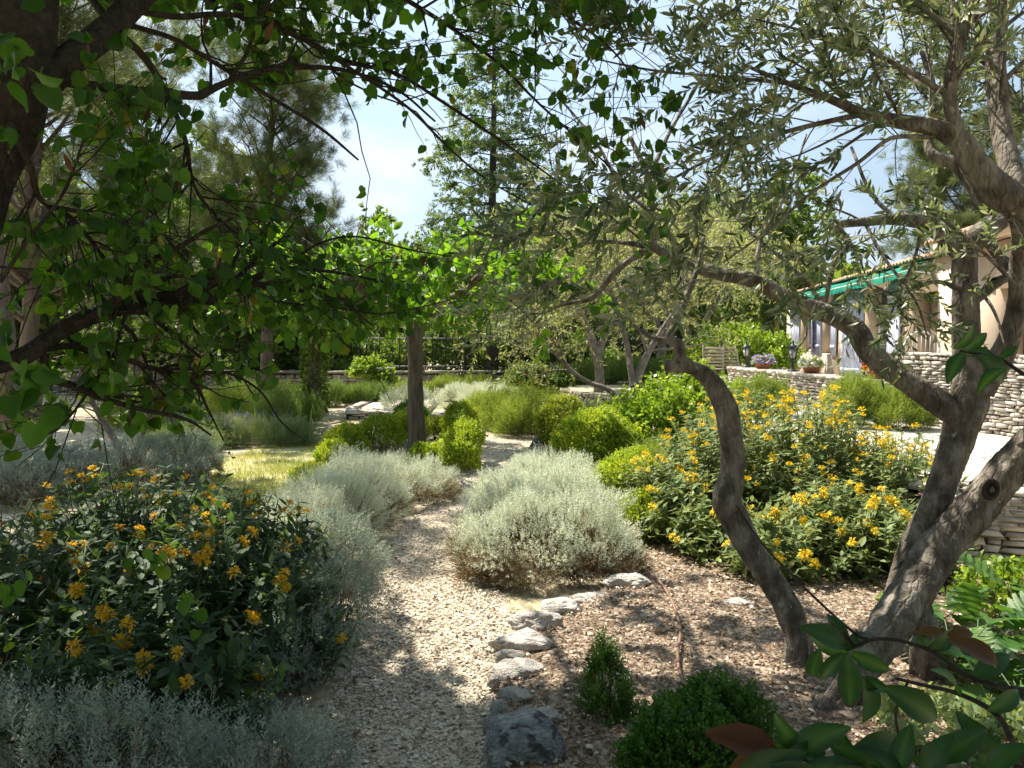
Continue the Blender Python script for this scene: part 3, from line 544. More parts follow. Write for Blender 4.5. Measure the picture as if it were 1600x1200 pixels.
#==PART3==
# ------------------------------------------------------------------ shrubs and flowers
SPR = [spray(15, k, .024, .28) for k in range(3)]
SPRB = [spray(8, 10 + k, .10, .42) for k in range(3)]
SPRN = [spray(12, 20 + k, .018, .30) for k in range(3)]
TUF = [tuft(11, .018, k) for k in range(3)]
def bush(name, label, cat, blobs, mat, n, size, T=None, upm=.35, jit=.35, a=.1, shell=(.82, 1.03), seed=1, group=None, stems=0, stem_mat='stem_brown', low=-.35, part='foliage', base=None, inner=True, clump=.0, skirt=0):
    R = rng(seed); T = T or SPRB; B = np.array(blobs, float); loc = base if base is not None else (B[:, 0].mean(), B[:, 1].mean(), max(0, (B[:, 2] - B[:, 5]).min()))
    root = thing(name, label, cat, loc, group)
    P, N = mound_points(R, blobs, n, shell, loc[2] + .01, a, low)
    if clump:   # uneven outline: shoots stand out in clumps
        f = np.array([mnoise.noise(Vector(p * 6.5)) for p in P]); P = P + N * (f * clump)[:, None]; k = R.random(len(P)) < (.88 + f * .8); P, N = P[k], N[k]
    DS = [[]]
    if skirt:
        k = (P[:, 2] - loc[2] < skirt * R.uniform(.3, 1.3, len(P))) & (N[:, 2] < .5) & (R.random(len(P)) < .7); DS = [P[k] - N[k] * .03, unit(N[k] * .6 + R.normal(0, .3, (k.sum(), 3)) + [0, 0, .9])]; P, N = P[~k], N[~k]
    D = unit(N + np.array([0, 0, upm]) + R.normal(0, jit, N.shape))
    tn = np.clip(.5 + .45 * np.array([mnoise.noise(Vector(p * 3.1)) for p in P]) + R.normal(0, .22, len(P)), 0, 1)
    mb = MB(); g = R.integers(0, len(T), len(P)); S = R.uniform(*size, len(P))
    for k in range(len(T)):
        m = g == k; scatter(mb, T[k], P[m] - D[m] * S[m, None] * .35, D[m], S[m], None, R, tn[m])
    mb.build(part, M[mat], root)
    if skirt and len(DS[0]): mb = MB(); scatter(mb, TUF[1], DS[0], DS[1], R.uniform(.07, .15, len(DS[0])), None, R); mb.build('dry_shoots', M['straw'], root)
    mb = MB(); ns = stems or 60
    k = R.integers(0, len(P), ns); e = P[k] * .96 + B[R.integers(0, len(B), ns), :3] * .04
    bi = ((e[:, None, :2] - B[None, :, :2]) ** 2).sum(2).argmin(1); s = B[bi, :3] * 1.; s[:, 2] = loc[2] - .01; s[:, :2] += (e[:, :2] - s[:, :2]) * .35 + R.normal(0, .03, (ns, 2))
    mid = (s + e) / 2 + np.c_[np.zeros((ns, 2)), (e[:, 2] - s[:, 2]) * .12]; mid[:, :2] += R.normal(0, .012, (ns, 2))
    tubes(mb, np.stack([s, mid, e], 1), np.tile([[.004, .0025, .0015]], (ns, 1)), 3)
    mb.build('stems', M[stem_mat], root)
    return root
def mats_add(name_, stops, **k): M[name_] = leaf_mat(name_, stops, **k)
# silver santolina mounds
bush('santolina_bush', 'big sunlit silver santolina mound on the right edge of the path', 'santolina', [(.2, 5.62, .2, .54, .5, .32), (.5, 5.5, .12, .32, .35, .24), (-.1, 5.55, .14, .28, .35, .24), (.13, 6.25, .22, .46, .5, .33), (.45, 6.4, .2, .45, .5, .31), (.28, 7.1, .22, .52, .5, .32), (.3, 7.85, .17, .5, .5, .28)], 'silver', 26000, (.05, .11), SPR, .55, .3, .17, (.8, 1.05), 1, 'silver santolina mounds', 1300, 'straw', -.5, clump=.09, skirt=.17)
bush('santolina_bush', 'long silver santolina hedge along the left edge of the path', 'santolina', [(-1.40, 5.5, .2, .38, .45, .32), (-1.40, 6.25, .23, .40, .45, .33), (-1.38, 7.1, .23, .42, .5, .32), (-1.12, 7.75, .17, .38, .4, .26), (-1.5, 8.05, .16, .36, .36, .26), (-.82, 8.05, .13, .26, .3, .23)], 'silver', 16000, (.05, .11), SPR, .55, .3, .17, (.8, 1.05), 2, 'silver santolina mounds', 700, 'straw', -.4, clump=.09, skirt=.16)
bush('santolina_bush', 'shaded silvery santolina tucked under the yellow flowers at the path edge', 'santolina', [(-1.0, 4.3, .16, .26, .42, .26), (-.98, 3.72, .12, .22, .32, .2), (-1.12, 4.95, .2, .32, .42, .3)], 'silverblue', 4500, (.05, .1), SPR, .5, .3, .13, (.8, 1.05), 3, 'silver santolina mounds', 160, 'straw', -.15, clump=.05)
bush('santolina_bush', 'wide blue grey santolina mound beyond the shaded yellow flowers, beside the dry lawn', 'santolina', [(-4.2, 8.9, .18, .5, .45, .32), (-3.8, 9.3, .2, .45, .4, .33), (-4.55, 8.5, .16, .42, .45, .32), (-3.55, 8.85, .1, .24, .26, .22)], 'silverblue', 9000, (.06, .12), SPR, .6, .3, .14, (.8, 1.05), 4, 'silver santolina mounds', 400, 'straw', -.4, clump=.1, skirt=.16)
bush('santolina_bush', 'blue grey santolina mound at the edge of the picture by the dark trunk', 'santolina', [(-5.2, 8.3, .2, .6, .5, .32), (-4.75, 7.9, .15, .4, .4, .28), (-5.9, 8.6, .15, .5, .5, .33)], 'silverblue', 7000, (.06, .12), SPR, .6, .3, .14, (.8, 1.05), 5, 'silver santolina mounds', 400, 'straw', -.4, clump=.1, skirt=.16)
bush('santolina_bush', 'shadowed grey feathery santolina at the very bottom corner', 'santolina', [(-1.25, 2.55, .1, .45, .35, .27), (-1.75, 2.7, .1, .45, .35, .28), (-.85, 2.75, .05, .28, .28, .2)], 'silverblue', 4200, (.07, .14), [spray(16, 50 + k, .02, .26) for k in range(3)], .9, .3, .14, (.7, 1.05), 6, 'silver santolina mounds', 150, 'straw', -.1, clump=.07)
for i_, (x, y, r, l) in enumerate([(-1.35, 20.3, .42, 'small silver santolina ball left of the far cluster under the cedar'), (-.75, 19.2, .5, 'rounded silver santolina in front of the far cluster, right behind the mulberry trunk'), (-2.3, 17.6, .5, 'pale silver santolina on the gravel landing left of the mulberry trunk'), (.9, 21.5, .5, 'silver santolina under the far yellow flowered bush'), (-.2, 18.4, .42, 'silver santolina at the right end of the brown stone edging')]):
    bush('santolina_bush', l, 'santolina', [(x, y, r * .45, r, r, r * .62), (x + r * .8, y + .1, r * .4, r * .8, r * .8, r * .55)], 'silver', 1800, (.10, .18), SPR, .5, .3, .14, seed=7 + i_, group='silver santolina mounds', stems=40, clump=.06)
# clipped box
box_g = 'clipped box bushes'
bush('box_ball', 'large clipped green box ball beside the silver mound', 'box bush', [(.92, 9.0, .40, .46, .46, .42)], 'boxleaf', 9000, (.05, .09), SPRB, .25, .4, .05, (.86, 1.03), 20, box_g, 80, clump=.025, low=-.8)
bush('box_ball', 'smaller yellowish box ball behind the large green one', 'box bush', [(.70, 11.6, .40, .36, .36, .38)], 'boxyellow', 5000, (.05, .09), SPRB, .25, .4, .05, (.86, 1.03), 21, box_g, 60, clump=.02, low=-.8)
bush('box_bush', 'lime green low box bush between the silver mound and the yellow flowers', 'box bush', [(1.0, 6.9, .28, .34, .36, .36), (1.05, 6.3, .16, .24, .3, .26)], 'boxleaf', 8500, (.04, .075), SPRB, .3, .4, .07, (.84, 1.03), 22, box_g, 80, clump=.03, low=-.6)
bush('box_hedge', 'low clipped box hedge strip behind the silver santolina, left of the mulberry trunk', 'box hedge', [(-2.3, 11.3, .16, .3, .35, .25), (-1.95, 11.9, .2, .35, .4, .28), (-1.6, 12.5, .22, .3, .4, .28), (-2.35, 10.6, .1, .2, .3, .16)], 'boxleaf', 8000, (.05, .09), SPRB, .3, .4, .07, seed=23, group=box_g, stems=80, clump=.03, low=-.4)
bush('box_ball', 'dark green box ball peeping out beside the mulberry trunk', 'box bush', [(-1.75, 14.2, .24, .30, .3, .28)], 'boxdark', 2500, (.06, .1), SPRB, .3, .4, .05, seed=24, group=box_g, clump=.02, low=-.6)
bush('box_topiary', 'knobbly two-lobed box topiary standing at the bend of the path', 'box bush', [(-.62, 9.7, .24, .24, .24, .26), (-.66, 10.5, .5, .22, .26, .28), (-.7, 10.3, .25, .22, .3, .25), (-.55, 9.95, .42, .2, .22, .2)], 'boxleaf', 5500, (.05, .085), SPRB, .3, .4, .08, seed=25, group=box_g, clump=.03, low=-.6)
bush('box_bush', 'short box bush at the foot of the mulberry trunk', 'box bush', [(-1.0, 9.9, .13, .24, .2, .2)], 'boxleaf', 2400, (.05, .085), SPRB, .3, .4, .08, seed=26, group=box_g, clump=.03, low=-.6)
bush('box_bush', 'tiny yellowing box bush just beyond the knobbly topiary', 'box bush', [(-1.15, 13.0, .16, .25, .2, .18)], 'boxyellow', 1500, (.06, .1), SPRB, .3, .4, .08, seed=27, group=box_g, clump=.03)
bush('box_bush', 'dark leafy box bush at the bottom edge beside the hose', 'box bush', [(.58, 2.72, .16, .2, .2, .2), (.75, 2.9, .16, .18, .2, .2)], 'boxdark', 5200, (.03, .055), [spray(9, 60 + k, .13, .42) for k in range(3)], .5, .45, .1, (.6, 1.05), 28, box_g, 70, clump=.03, low=-.6)
bush('conifer_seedling', 'small dark upright bush beside the big grey rock', 'conifer', [(.38, 3.3, .12, .10, .10, .16), (.38, 3.32, .24, .075, .07, .13), (.42, 3.25, .10, .09, .09, .12)], 'boxdark', 1500, (.04, .075), [spray(14, 70 + k, .05, .26) for k in range(3)], 1.0, .3, .1, (.3, 1.05), 29, None, 40, clump=.02, low=-.6)
bush('box_bush', 'yellow green box fringe between the dry lawn and the silver hedge', 'box bush', [(-2.0, 9.6, .1, .22, .3, .16), (-2.25, 9.1, .08, .2, .3, .13), (-1.85, 8.0, .08, .25, .4, .12)], 'boxyellow', 3000, (.04, .08), SPRB, .4, .4, .08, seed=30, group=box_g, clump=.03)
# rosemary and lavender
ros = 'rosemary and lavender clumps'
def rosem(label, blobs, mat='rosemary', n=4000, size=(.14, .26), seed=1, name='rosemary_bush', stems=120, upm=1.4): return bush(name, label, 'rosemary' if 'rose' in name else 'lavender', blobs, mat, int(n * 1.7), size, SPRN, upm, .3, .12, (.6, 1.0), seed, ros, stems, 'straw', -.55, clump=.08)
rosem('broad light green rosemary clump right of the pale path crossing', [(-.1, 14.3, .25, .5, .5, .42), (.25, 13.4, .28, .5, .5, .42), (-.45, 15.2, .2, .45, .5, .38), (.5, 14.2, .25, .5, .5, .42)], 'rosemary_lime', 7500, seed=40)
rosem('clipped lavender hedge in front of the far stone wall', [(-4.9, 19.3, .2, .6, .4, .3), (-4.2, 19.4, .2, .6, .4, .3), (-3.5, 19.6, .2, .6, .4, .3)], 'rosemary', 5000, seed=41, name='lavender_hedge')
rosem('bright green rosemary on the raised terrace against the stone wall', [(4.15, 9.9, .78, .42, .4, .34), (4.55, 9.6, .74, .35, .35, .28)], 'rosemary_lime', 4200, (.12, .2), 42)
rosem('lime rosemary on the terrace behind the olive stub', [(3.35, 11.2, .72, .5, .4, .32)], 'rosemary_lime', 3800, (.12, .2), 43)
rosem('small dark rosemary left of the pale landing', [(-3.95, 15.3, .24, .36, .36, .32)], 'rosemary', 1800, (.12, .2), 44)
rosem('dark rosemary at the foot of the pine trunk', [(-4.1, 14.0, .3, .42, .42, .38), (-4.5, 14.3, .25, .35, .35, .35)], 'rosemary', 2200, (.12, .2), 45)
rosem('feathery green rosemary behind the stone edging, left of the cedar', [(-1.6, 21.3, .25, .7, .4, .3), (-.9, 21.0, .25, .6, .4, .32)], 'rosemary_lime', 3400, (.16, .3), 46)
rosem('long row of green grassy rosemary below the far olive trees', [(1.4, 21.5, .4, .6, .5, .42), (2.2, 21.6, .6, .7, .5, .42), (3.1, 21.6, .7, .6, .5, .4), (4.0, 22, .7, .6, .5, .36)], 'rosemary', 5500, (.16, .3), 47)
rosem('bright rosemary tuft on the gate pier side of the landing', [(-2.6, 20.4, .2, .45, .35, .28)], 'rosemary_lime', 1500, (.16, .28), 48)
rosem('hazy lavender clump with violet tips in the middle of the dry ground', [(-3.5, 12.3, .12, .6, .35, .24), (-4.3, 12.2, .14, .6, .4, .26), (-4.6, 11.6, .1, .5, .4, .22)], 'sage', 4200, (.12, .22), 49, 'lavender_bush')
rosem('grassy lavender clump behind the little multi-stemmed tree', [(-6.6, 14.5, .25, .7, .5, .4), (-5.6, 15.5, .25, .7, .5, .4)], 'rosemary_lime', 3000, (.14, .26), 50, 'lavender_bush')
rosem('dark rounded rosemary between the terracotta pot and the little tree', [(-5.0, 12.7, .2, .45, .4, .3)], 'rosemary', 1800, (.12, .2), 51)
rosem('dull green rosemary far behind the lavender, near the pine', [(-4.9, 17.2, .25, .6, .5, .4), (-5.9, 17.8, .25, .6, .5, .4)], 'rosemary', 2600, (.14, .26), 52)
rosem('upright lavender with pale spikes behind the yellowish box ball', [(1.05, 13.4, .2, .35, .35, .3), (1.5, 13.2, .2, .3, .3, .3)], 'sage', 2000, (.14, .26), 53, 'lavender_bush')
R = rng(77)
mb = MB()
for cx, cy, n in [(-4.0, 12.2, 260), (1.3, 13.3, 130)]:
    p = np.c_[R.normal(cx, .5 if cx < 0 else .25, n), R.normal(cy, .25, n), R.uniform(.3, .48, n)]; scatter(mb, SPRN[0], p, np.c_[R.normal(0, .2, (n, 2)), np.ones(n)], .07, None, R)
fo = mb.build('lavender_flowers', M['lilac'], kind='stuff')
# leafy bright shrub and friends
bush('viburnum_shrub', 'tall glossy light green shrub behind the box ball', 'shrub', [(1.85, 9.3, .62, .55, .5, .5), (2.2, 9.6, .75, .4, .4, .42), (1.45, 9.5, .5, .4, .4, .4)], 'shrub', 2600, (.12, .2), [spray(7, 80 + k, .13, .42) for k in range(3)], .4, .5, .16, (.55, 1.08), 60, None, 160, clump=.1, low=-.5)
bush('spurge_clump', 'feathery clump with brownish tips behind the lime box bush', 'shrub', [(1.35, 7.5, .35, .3, .3, .3)], 'rosemary_lime', 1500, (.12, .2), SPRN, 1.2, .3, .1, (.6, 1.), 61, None, 60, clump=.08)
bush('hop_shrub', 'golden green shrub beside the patio parapet and cypress', 'shrub', [(5.3, 19.2, 1.3, .9, .7, .6), (4.5, 19.6, 1.0, .8, .6, .5), (5.9, 18.9, 1.1, .7, .6, .5)], 'shrub', 2800, (.18, .3), SPRB, .4, .5, .16, (.5, 1.08), 62, None, 100, clump=.14, base=(5.1, 19.2, .55))
bush('golden_shrub', 'bright lime leafy plant against the far stone wall', 'shrub', [(-3.7, 21.0, .75, .4, .3, .32), (-3.3, 21.0, .55, .3, .3, .25)], 'shrub', 700, (.2, .3), SPRB, .4, .5, .16, (.5, 1.08), 63, None, 40, clump=.12, base=(-3.6, 21.0, 0))
bush('yellow_flowered_bush', 'rounded far bush dotted with small yellow flowers, right of the cedar trunk', 'flowering bush', [(.35, 20.6, .4, .6, .5, .5), (1.0, 20.8, .4, .5, .5, .45)], 'rosemary', 2600, (.14, .24), SPRB, .5, .5, .12, seed=64, stems=60, clump=.06)
fb = [o for o in bpy.data.objects if o.name.startswith('yellow_flowered_bush')][0]
P_, N_ = mound_points(rng(3), [(.35, 20.6, .4, .63, .53, .53), (1.0, 20.8, .4, .53, .53, .48)], 260, (.98, 1.05), .2); mb = MB(); scatter(mb, TUF[0], P_, N_, .07, None, rng(4)); mb.build('flowers', M['petal'], fb, kind='stuff')
bush('undergrowth_hedge', 'light green undergrowth seen through the iron fence', 'undergrowth', [(x, 25.2 + .25 * math.sin(x * 1.3), .7 + .2 * math.sin(x * 2.1), .95, .7, 1.0 + .25 * math.sin(x * 1.7)) for x in np.arange(-5.5, 3.4, .9)], 'oak', 8000, (.2, .36), SPRB, .2, .5, .14, seed=73, stems=90, low=-.9, clump=.1)
bush('undergrowth_hedge', 'low olive green scrub beyond the wall to the side of the gate pier', 'undergrowth', [(x, 24.6 + .25 * math.sin(x * 1.3), .6, 1.0, .7, .9 + .25 * math.sin(x * 1.7)) for x in np.arange(-13.5, -5.5, .95)], 'rosemary', 7000, (.2, .36), SPRB, .2, .5, .14, seed=74, stems=90, low=-.9, clump=.1)
# iris and other sword leaves
def swords(name, label, cat, x, y, z, n, h, w, mat, seed, spread=.35, group=None, rad=.15):
    R = rng(seed); root = thing(name, label, cat, (x, y, z), group); mb = MB()
    P = np.empty((n, 5, 3)); b = np.c_[R.normal(x, rad, n), R.normal(y, rad, n), np.full(n, z)]; d = unit(np.c_[R.normal(0, spread, (n, 2)), np.ones(n)]); L = h * R.uniform(.55, 1.1, n)
    s = unit(np.cross(d, rdir(R, n))); P[:, 0] = b
    for k in range(1, 5): d = unit(d + (d * [1, 1, 0]) * .35 + [0, 0, -.05]); P[:, k] = P[:, k - 1] + d * (L / 4)[:, None]
    wd = w * np.array([.8, 1, .95, .7, .08])[None, :, None]; A = P - s[:, None] * wd; B = P + s[:, None] * wd
    V = np.stack([A, B], 2).reshape(n, 10, 3); F = np.array([[0, 1, 3, 2], [2, 3, 5, 4], [4, 5, 7, 6], [6, 7, 9, 8]]); off = (np.arange(n) * 10)[:, None, None]
    mb.add(V.reshape(-1, 3), (F[None] + off).reshape(-1, 4), np.repeat(R.random(n), 10)); mb.build('leaves', M[mat], root); return root
swords('iris_clump', 'tall sword-leaved iris between the bright shrub and the yellow flowers', 'iris', 1.95, 8.35, 0, 34, .95, .014, 'boxleaf', 1)
swords('iris_clump', 'blue green iris below the far olive trees', 'iris', 1.6, 16.4, 0, 46, .75, .018, 'rosemary', 2, rad=.3)
swords('iris_clump', 'upright iris in front of the middle olive trunks', 'iris', 1.95, 13.4, 0, 40, .7, .014, 'grassgreen', 3, rad=.3)
swords('iris_clump', 'pale leaved iris clump in the middle of the dry ground', 'iris', -3.7, 12.9, 0, 40, .55, .02, 'grassgreen', 4, rad=.2)
swords('grass_clump', 'tuft of green grass between the lawn and the shaded yellow flowers', 'grass tuft', -2.0, 6.7, 0, 420, .36, .004, 'grassgreen', 5, .4, rad=.38)
swords('iris_clump', 'small green sword-leaved plant behind the far lavender', 'iris', -5.7, 13.4, 0, 40, .5, .02, 'grassgreen', 6, rad=.2)
# ---- phlomis: stems with pairs of leaves, whorls of hooded yellow flowers
PET = tmpl([[-.08, 0, 0], [.08, 0, 0], [.11, .45, .16], [-.11, .45, .16], [.17, .82, .05], [-.17, .82, .05], [0, .95, -.3]], [np.array([[0, 1, 2, 3], [3, 2, 4, 5]]), np.array([[5, 4, 6]])])
def head_mesh(seed, mat, r=.034):
    R = rng(seed); mb = MB(); n = 26; a = np.arange(n) * 2 * PI / n * 3 + R.normal(0, .2, n); el = R.uniform(-.25, .9, n)
    D = np.c_[np.cos(a) * np.cos(el), np.sin(a) * np.cos(el), np.sin(el)]; scatter(mb, PET, D * r * .3, D, r * R.uniform(.6, 1.1, n), np.tile([[0, 0, 1.]], (n, 1)) + D * .01, R)
    n = 8; a = R.uniform(0, 6.28, n); D = np.c_[np.cos(a) * .5, np.sin(a) * .5, np.full(n, .8)]; scatter(mb, PET, D * r * .2, D, r * R.uniform(.6, .9, n), None, R)
    o = mb.build('flower_head', M[mat]); me = o.data; bpy.data.objects.remove(o); return me
def phlomis(label, centres, n, h, seed, mleaf, mpet, nflow, leafL=(.05, .085), z0=0., spread=.75, front=True, stem=None):
    R = rng(seed); C = np.array(centres, float); loc = np.array([C[:, 0].mean(), C[:, 1].mean(), z0]); root = thing('phlomis_bush', label, 'flowering bush', loc, None)
    ci = R.choice(len(C), n, p=(C[:, 2] * C[:, 3]) / (C[:, 2] * C[:, 3]).sum()); c = C[ci]
    rad = np.sqrt(R.random(n)); a = R.uniform(0, 2 * PI, n); ex, ey = rad * np.cos(a), rad * np.sin(a)
    K = 7; Z = c[:, 4] * (1 - .62 * rad ** 2.6) * R.uniform(.86, 1.08, n)
    top = np.c_[c[:, 0] + ex * c[:, 2], c[:, 1] + ey * c[:, 3], z0 + Z]; bot = np.c_[c[:, 0] + ex * c[:, 2] * .45, c[:, 1] + ey * c[:, 3] * .45, np.full(n, z0)]
    t = np.linspace(0, 1, K)[None, :, None]; P = bot[:, None] * (1 - t) + top[:, None] * t
    P[:, :, 2] += np.sin(t[:, :, 0] * PI) * (.12 * Z[:, None]); P[:, 1:-1] += R.normal(0, .012, (n, K - 2, 3)); P[:, -1, :2] += R.normal(0, .03, (n, 2))
    mb = MB(); tubes(mb, P, np.tile(np.linspace(.0042, .0022, K)[None], (n, 1)), 4); mb.build('stems', M['stem_green'], root)
    # leaf pairs every few centimetres down the stem
    mb = MB(); nodes = 9
    for q in range(nodes):
        tt = (1 - (q + .15) / nodes * .85); f = tt * (K - 1); i0 = min(int(f), K - 2); u = f - i0; o = P[:, i0] * (1 - u) + P[:, i0 + 1] * u; ax = unit(P[:, i0 + 1] - P[:, i0])
        az = R.uniform(0, PI) + q * PI / 2 + R.normal(0, .5, n); s0 = np.c_[np.cos(az), np.sin(az), np.zeros(n)]; s0 = unit(s0 - ax * (s0 * ax).sum(1, keepdims=True))
        for sg in (-1, 1):
            keep = R.random(n) < .9; d = unit(s0 * sg + ax * R.uniform(-.15, .8, (n, 1)) + R.normal(0, .15, (n, 3)))
            L = R.uniform(*leafL, n) * (.62 + .5 * min(q, 4) / 4); scatter(mb, OVAL, o[keep], d[keep], L[keep], np.tile([[0, 0, 1.]], (keep.sum(), 1)) + R.normal(0, .25, (keep.sum(), 3)), R, W=np.full(keep.sum(), .78))
    mb.build('leaves', M[mleaf], root)
    # flower heads: on the stems that show, top whorl and sometimes one below
    vis = top.copy(); score = -top[:, 1] * .25 + top[:, 2] * 1.2 + R.random(n) * 2.2; k = np.argsort(-score)[:nflow]
    heads = [head_mesh(seed * 10 + j, mpet) for j in range(4)]; H = []
    for i0 in k:
        ax = unit(P[i0, -1] - P[i0, -2]); H.append((P[i0, -1] + ax * .005, ax, R.uniform(.7, 1.15) * (.85 if 'dk' in mpet else 1)))
        if R.random() < .35: H.append((P[i0, -1] * .45 + P[i0, -2] * .55, ax, R.uniform(.8, 1.05)))
    H.sort(key=lambda v: v[0][1]); rest = MB()
    for j, (p, ax, s) in enumerate(H):
        if j < 98:
            o = bpy.data.objects.new('flower_head', heads[j % 4]); COL.objects.link(o); o.parent = root; o.location = Vector(p - loc); o.scale = (s, s, s * .9)
            o.rotation_euler = (Vector(ax) + Vector(R.normal(0, .12, 3))).to_track_quat('Z', 'Y').to_euler(); o.rotation_euler.rotate_axis('Z', R.uniform(0, 6))
        else:
            aa = R.uniform(0, 6.28, 15); el = R.uniform(0, 1.1, 15); D = np.c_[np.cos(aa) * np.cos(el), np.sin(aa) * np.cos(el), np.sin(el)]; scatter(rest, PET, p + D * .008, D, .030 * s, None, R)
    if rest.n: rest.build('far_flower_heads', M[mpet], root, kind='stuff')
    return root
phlomis('large shaded phlomis bush with amber flowers beside the gravel path', [(-1.55, 3.85, .75, .75, .74), (-2.1, 4.6, .95, .8, .86), (-1.4, 4.5, .45, .6, .72), (-2.6, 3.7, .8, .8, .8), (-1.02, 3.85, .28, .5, .52), (-1.45, 3.15, .75, .4, .5)], 640, .8, 5, 'phlomis_shaded', 'petal_dk', 125, (.07, .12))
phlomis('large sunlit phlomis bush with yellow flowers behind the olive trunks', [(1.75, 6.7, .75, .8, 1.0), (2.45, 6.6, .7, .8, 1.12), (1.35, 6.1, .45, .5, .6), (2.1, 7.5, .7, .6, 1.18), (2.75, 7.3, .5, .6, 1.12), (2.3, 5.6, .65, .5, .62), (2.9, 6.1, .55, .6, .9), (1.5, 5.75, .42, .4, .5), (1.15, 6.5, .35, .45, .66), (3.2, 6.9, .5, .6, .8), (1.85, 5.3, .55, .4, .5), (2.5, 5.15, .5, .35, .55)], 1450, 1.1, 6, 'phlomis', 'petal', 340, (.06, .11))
# acanthus: lobed shiny leaves
def lobed(seed, nl=6):
    R = rng(seed); L, Rr = [], []; y = .12; mid = [(0, 0, 0)]
    for k in range(nl):
        w = .34 * math.sin(PI * (k + 1) / (nl + 1.0)) ** .7 + .04; y0 = .1 + .8 * k / nl; y1 = y0 + .8 / nl
        Rr += [(w * .35, y0 + .01, .03), (w, y0 + .07, .05 + R.uniform(-.04, .04)), (w * .92, y1 - .02, .02)]; mid += [(0, y0 + .03, 0), (0, y0 + .07, 0), (0, y1, 0)]
    mid.append((0, 1, -.08)); V = mid + Rr + [(-x, y + R.uniform(-.01, .01), z) for x, y, z in Rr]; m = len(mid); n = len(Rr); F4 = []; F3 = []
    for k in range(n - 1):
        F4.append([k + 1, k + 2, m + k + 1, m + k][::-1]); F4.append([k + 1, k + 2, m + n + k + 1, m + n + k])
    F3 += [[0, 1, m][::-1], [0, 1, m + n], [n, n + 1, m + n - 1][::-1], [n, n + 1, m + 2 * n - 1]]
    V = np.array(V, float); V[:, 2] -= .35 * (V[:, 1] - .3) ** 2
    return V, [np.array(F4), np.array(F3)]
LOB = [lobed(k) for k in range(3)]
R = rng(90); root = thing('acanthus_plant', 'clump of shiny lobed acanthus leaves in the bottom corner by the stone wall', 'acanthus', (2.3, 3.7, .03)); mb = MB(); sb = MB(); n = 105
b = np.c_[R.uniform(1.95, 2.9, n), R.uniform(3.0, 4.35, n), np.full(n, .03)]; k = (b[:, 0] - 1.2) / b[:, 1] > .21; b = b[k]; n = len(b); a = R.uniform(0, 6.28, n); el = R.uniform(.5, 1.3, n); st = R.uniform(.12, .38, n)
d = np.c_[np.cos(a) * np.cos(el), np.sin(a) * np.cos(el), np.sin(el)]; e = b + d * st[:, None]; tubes(sb, np.stack([b, (b + e) / 2 + [0, 0, .01], e], 1), np.tile([[.005, .004, .003]], (n, 1)), 4)
d2 = unit(d * [1, 1, .1] + R.normal(0, .2, (n, 3)))
for k in range(3): m = np.arange(n) % 3 == k; scatter(mb, LOB[k], e[m], d2[m], R.uniform(.16, .3, m.sum()), np.tile([[0, 0, 1.]], (m.sum(), 1)) + R.normal(0, .25, (m.sum(), 3)), R)
mb.build('leaves', M['acanthus'], root); sb.build('stalks', M['stem_green'], root)
bush('sage_plant', 'small grey green sage with pointed leaves at the bottom edge', 'sage', [(1.62, 3.05, .06, .22, .22, .12), (1.9, 2.95, .06, .2, .2, .12)], 'sage', 420, (.07, .12), [spray(7, 95 + k, .12, .55) for k in range(2)], 1., .4, seed=66, stems=30)
bush('bramble_patch', 'tangle of small green leaves behind the acanthus at the wall foot', 'undergrowth', [(2.85, 4.6, .12, .3, .22, .2), (3.2, 4.6, .1, .3, .2, .16)], 'shrub', 700, (.06, .1), [spray(5, 97 + k, .2, .55) for k in range(2)], .6, .5, seed=67, stems=30)
#==PART4==
# ------------------------------------------------------------------ trees
def leaves_on(mb, R, P, n, T, size, droop=0., t0=.1, outw=.8, alongw=.4, W=None, tint=None, stem=0., up=False):
    o, tan, idx = along(R, P, n, t0); side = rdir(R, n); side = unit(side - tan * (side * tan).sum(1, keepdims=True))
    d = unit(tan * alongw + side * outw + np.array([0, 0, -droop]) + R.normal(0, .15, (n, 3)))
    S = R.uniform(*size, n); nn = rdir(R, n) + (np.array([0, 0, .9]) if up else 0)
    scatter(mb, T, o + side * stem * S[:, None], d, S, nn, R, tint)
def big_tubes(mb, pls, sides=10, bump=.06, seed=1):
    for i, p in enumerate(pls): thick_tube(mb, p, sides, bump, rng(seed + i))
def ground_tree(name, label, cat, base, trunks, seed, bark, leaf, lvl, nleaf, size, T, group=None, droop=0., lkw={}, part='crown', extra=None, sides=9, src=0):
    """trunks: list of world polylines (x,y,z,r); lvl: list of sprout kwargs"""
    R = rng(seed); root = thing(name, label, cat, base, group); mb = MB(); pls = [resample(t, 12) for t in trunks]; big_tubes(mb, pls, sides, .05, seed); mb.build('trunk', M[bark], root, smooth=True)
    P, Rd = stack_pl(pls[src:], 12); allP = []; bm = MB(); prev = (P, Rd); last = None
    for i, k in enumerate(lvl):
        k = dict(k); srcs = [prev] if not k.pop('also', False) else [prev]; P2, R2 = sprout(R, *prev, **k)
        tubes(bm, P2, R2, 6 if i == 0 else (4 if i == 1 else 3)); prev = (P2, R2); allP.append(P2)
    bm.build('branches', M[bark], root, smooth=True)
    mb = MB()
    if callable(extra): extra(mb, R, allP, root)
    if nleaf: 
        TT = T if isinstance(T, list) and isinstance(T[0], tuple) and len(T[0]) == 2 and not isinstance(T[0][0], float) else [T]
        for q in TT: leaves_on(mb, R, allP[-1], nleaf // len(TT), q, size, droop, **lkw)
    mb.build(part, M[leaf], root); return root
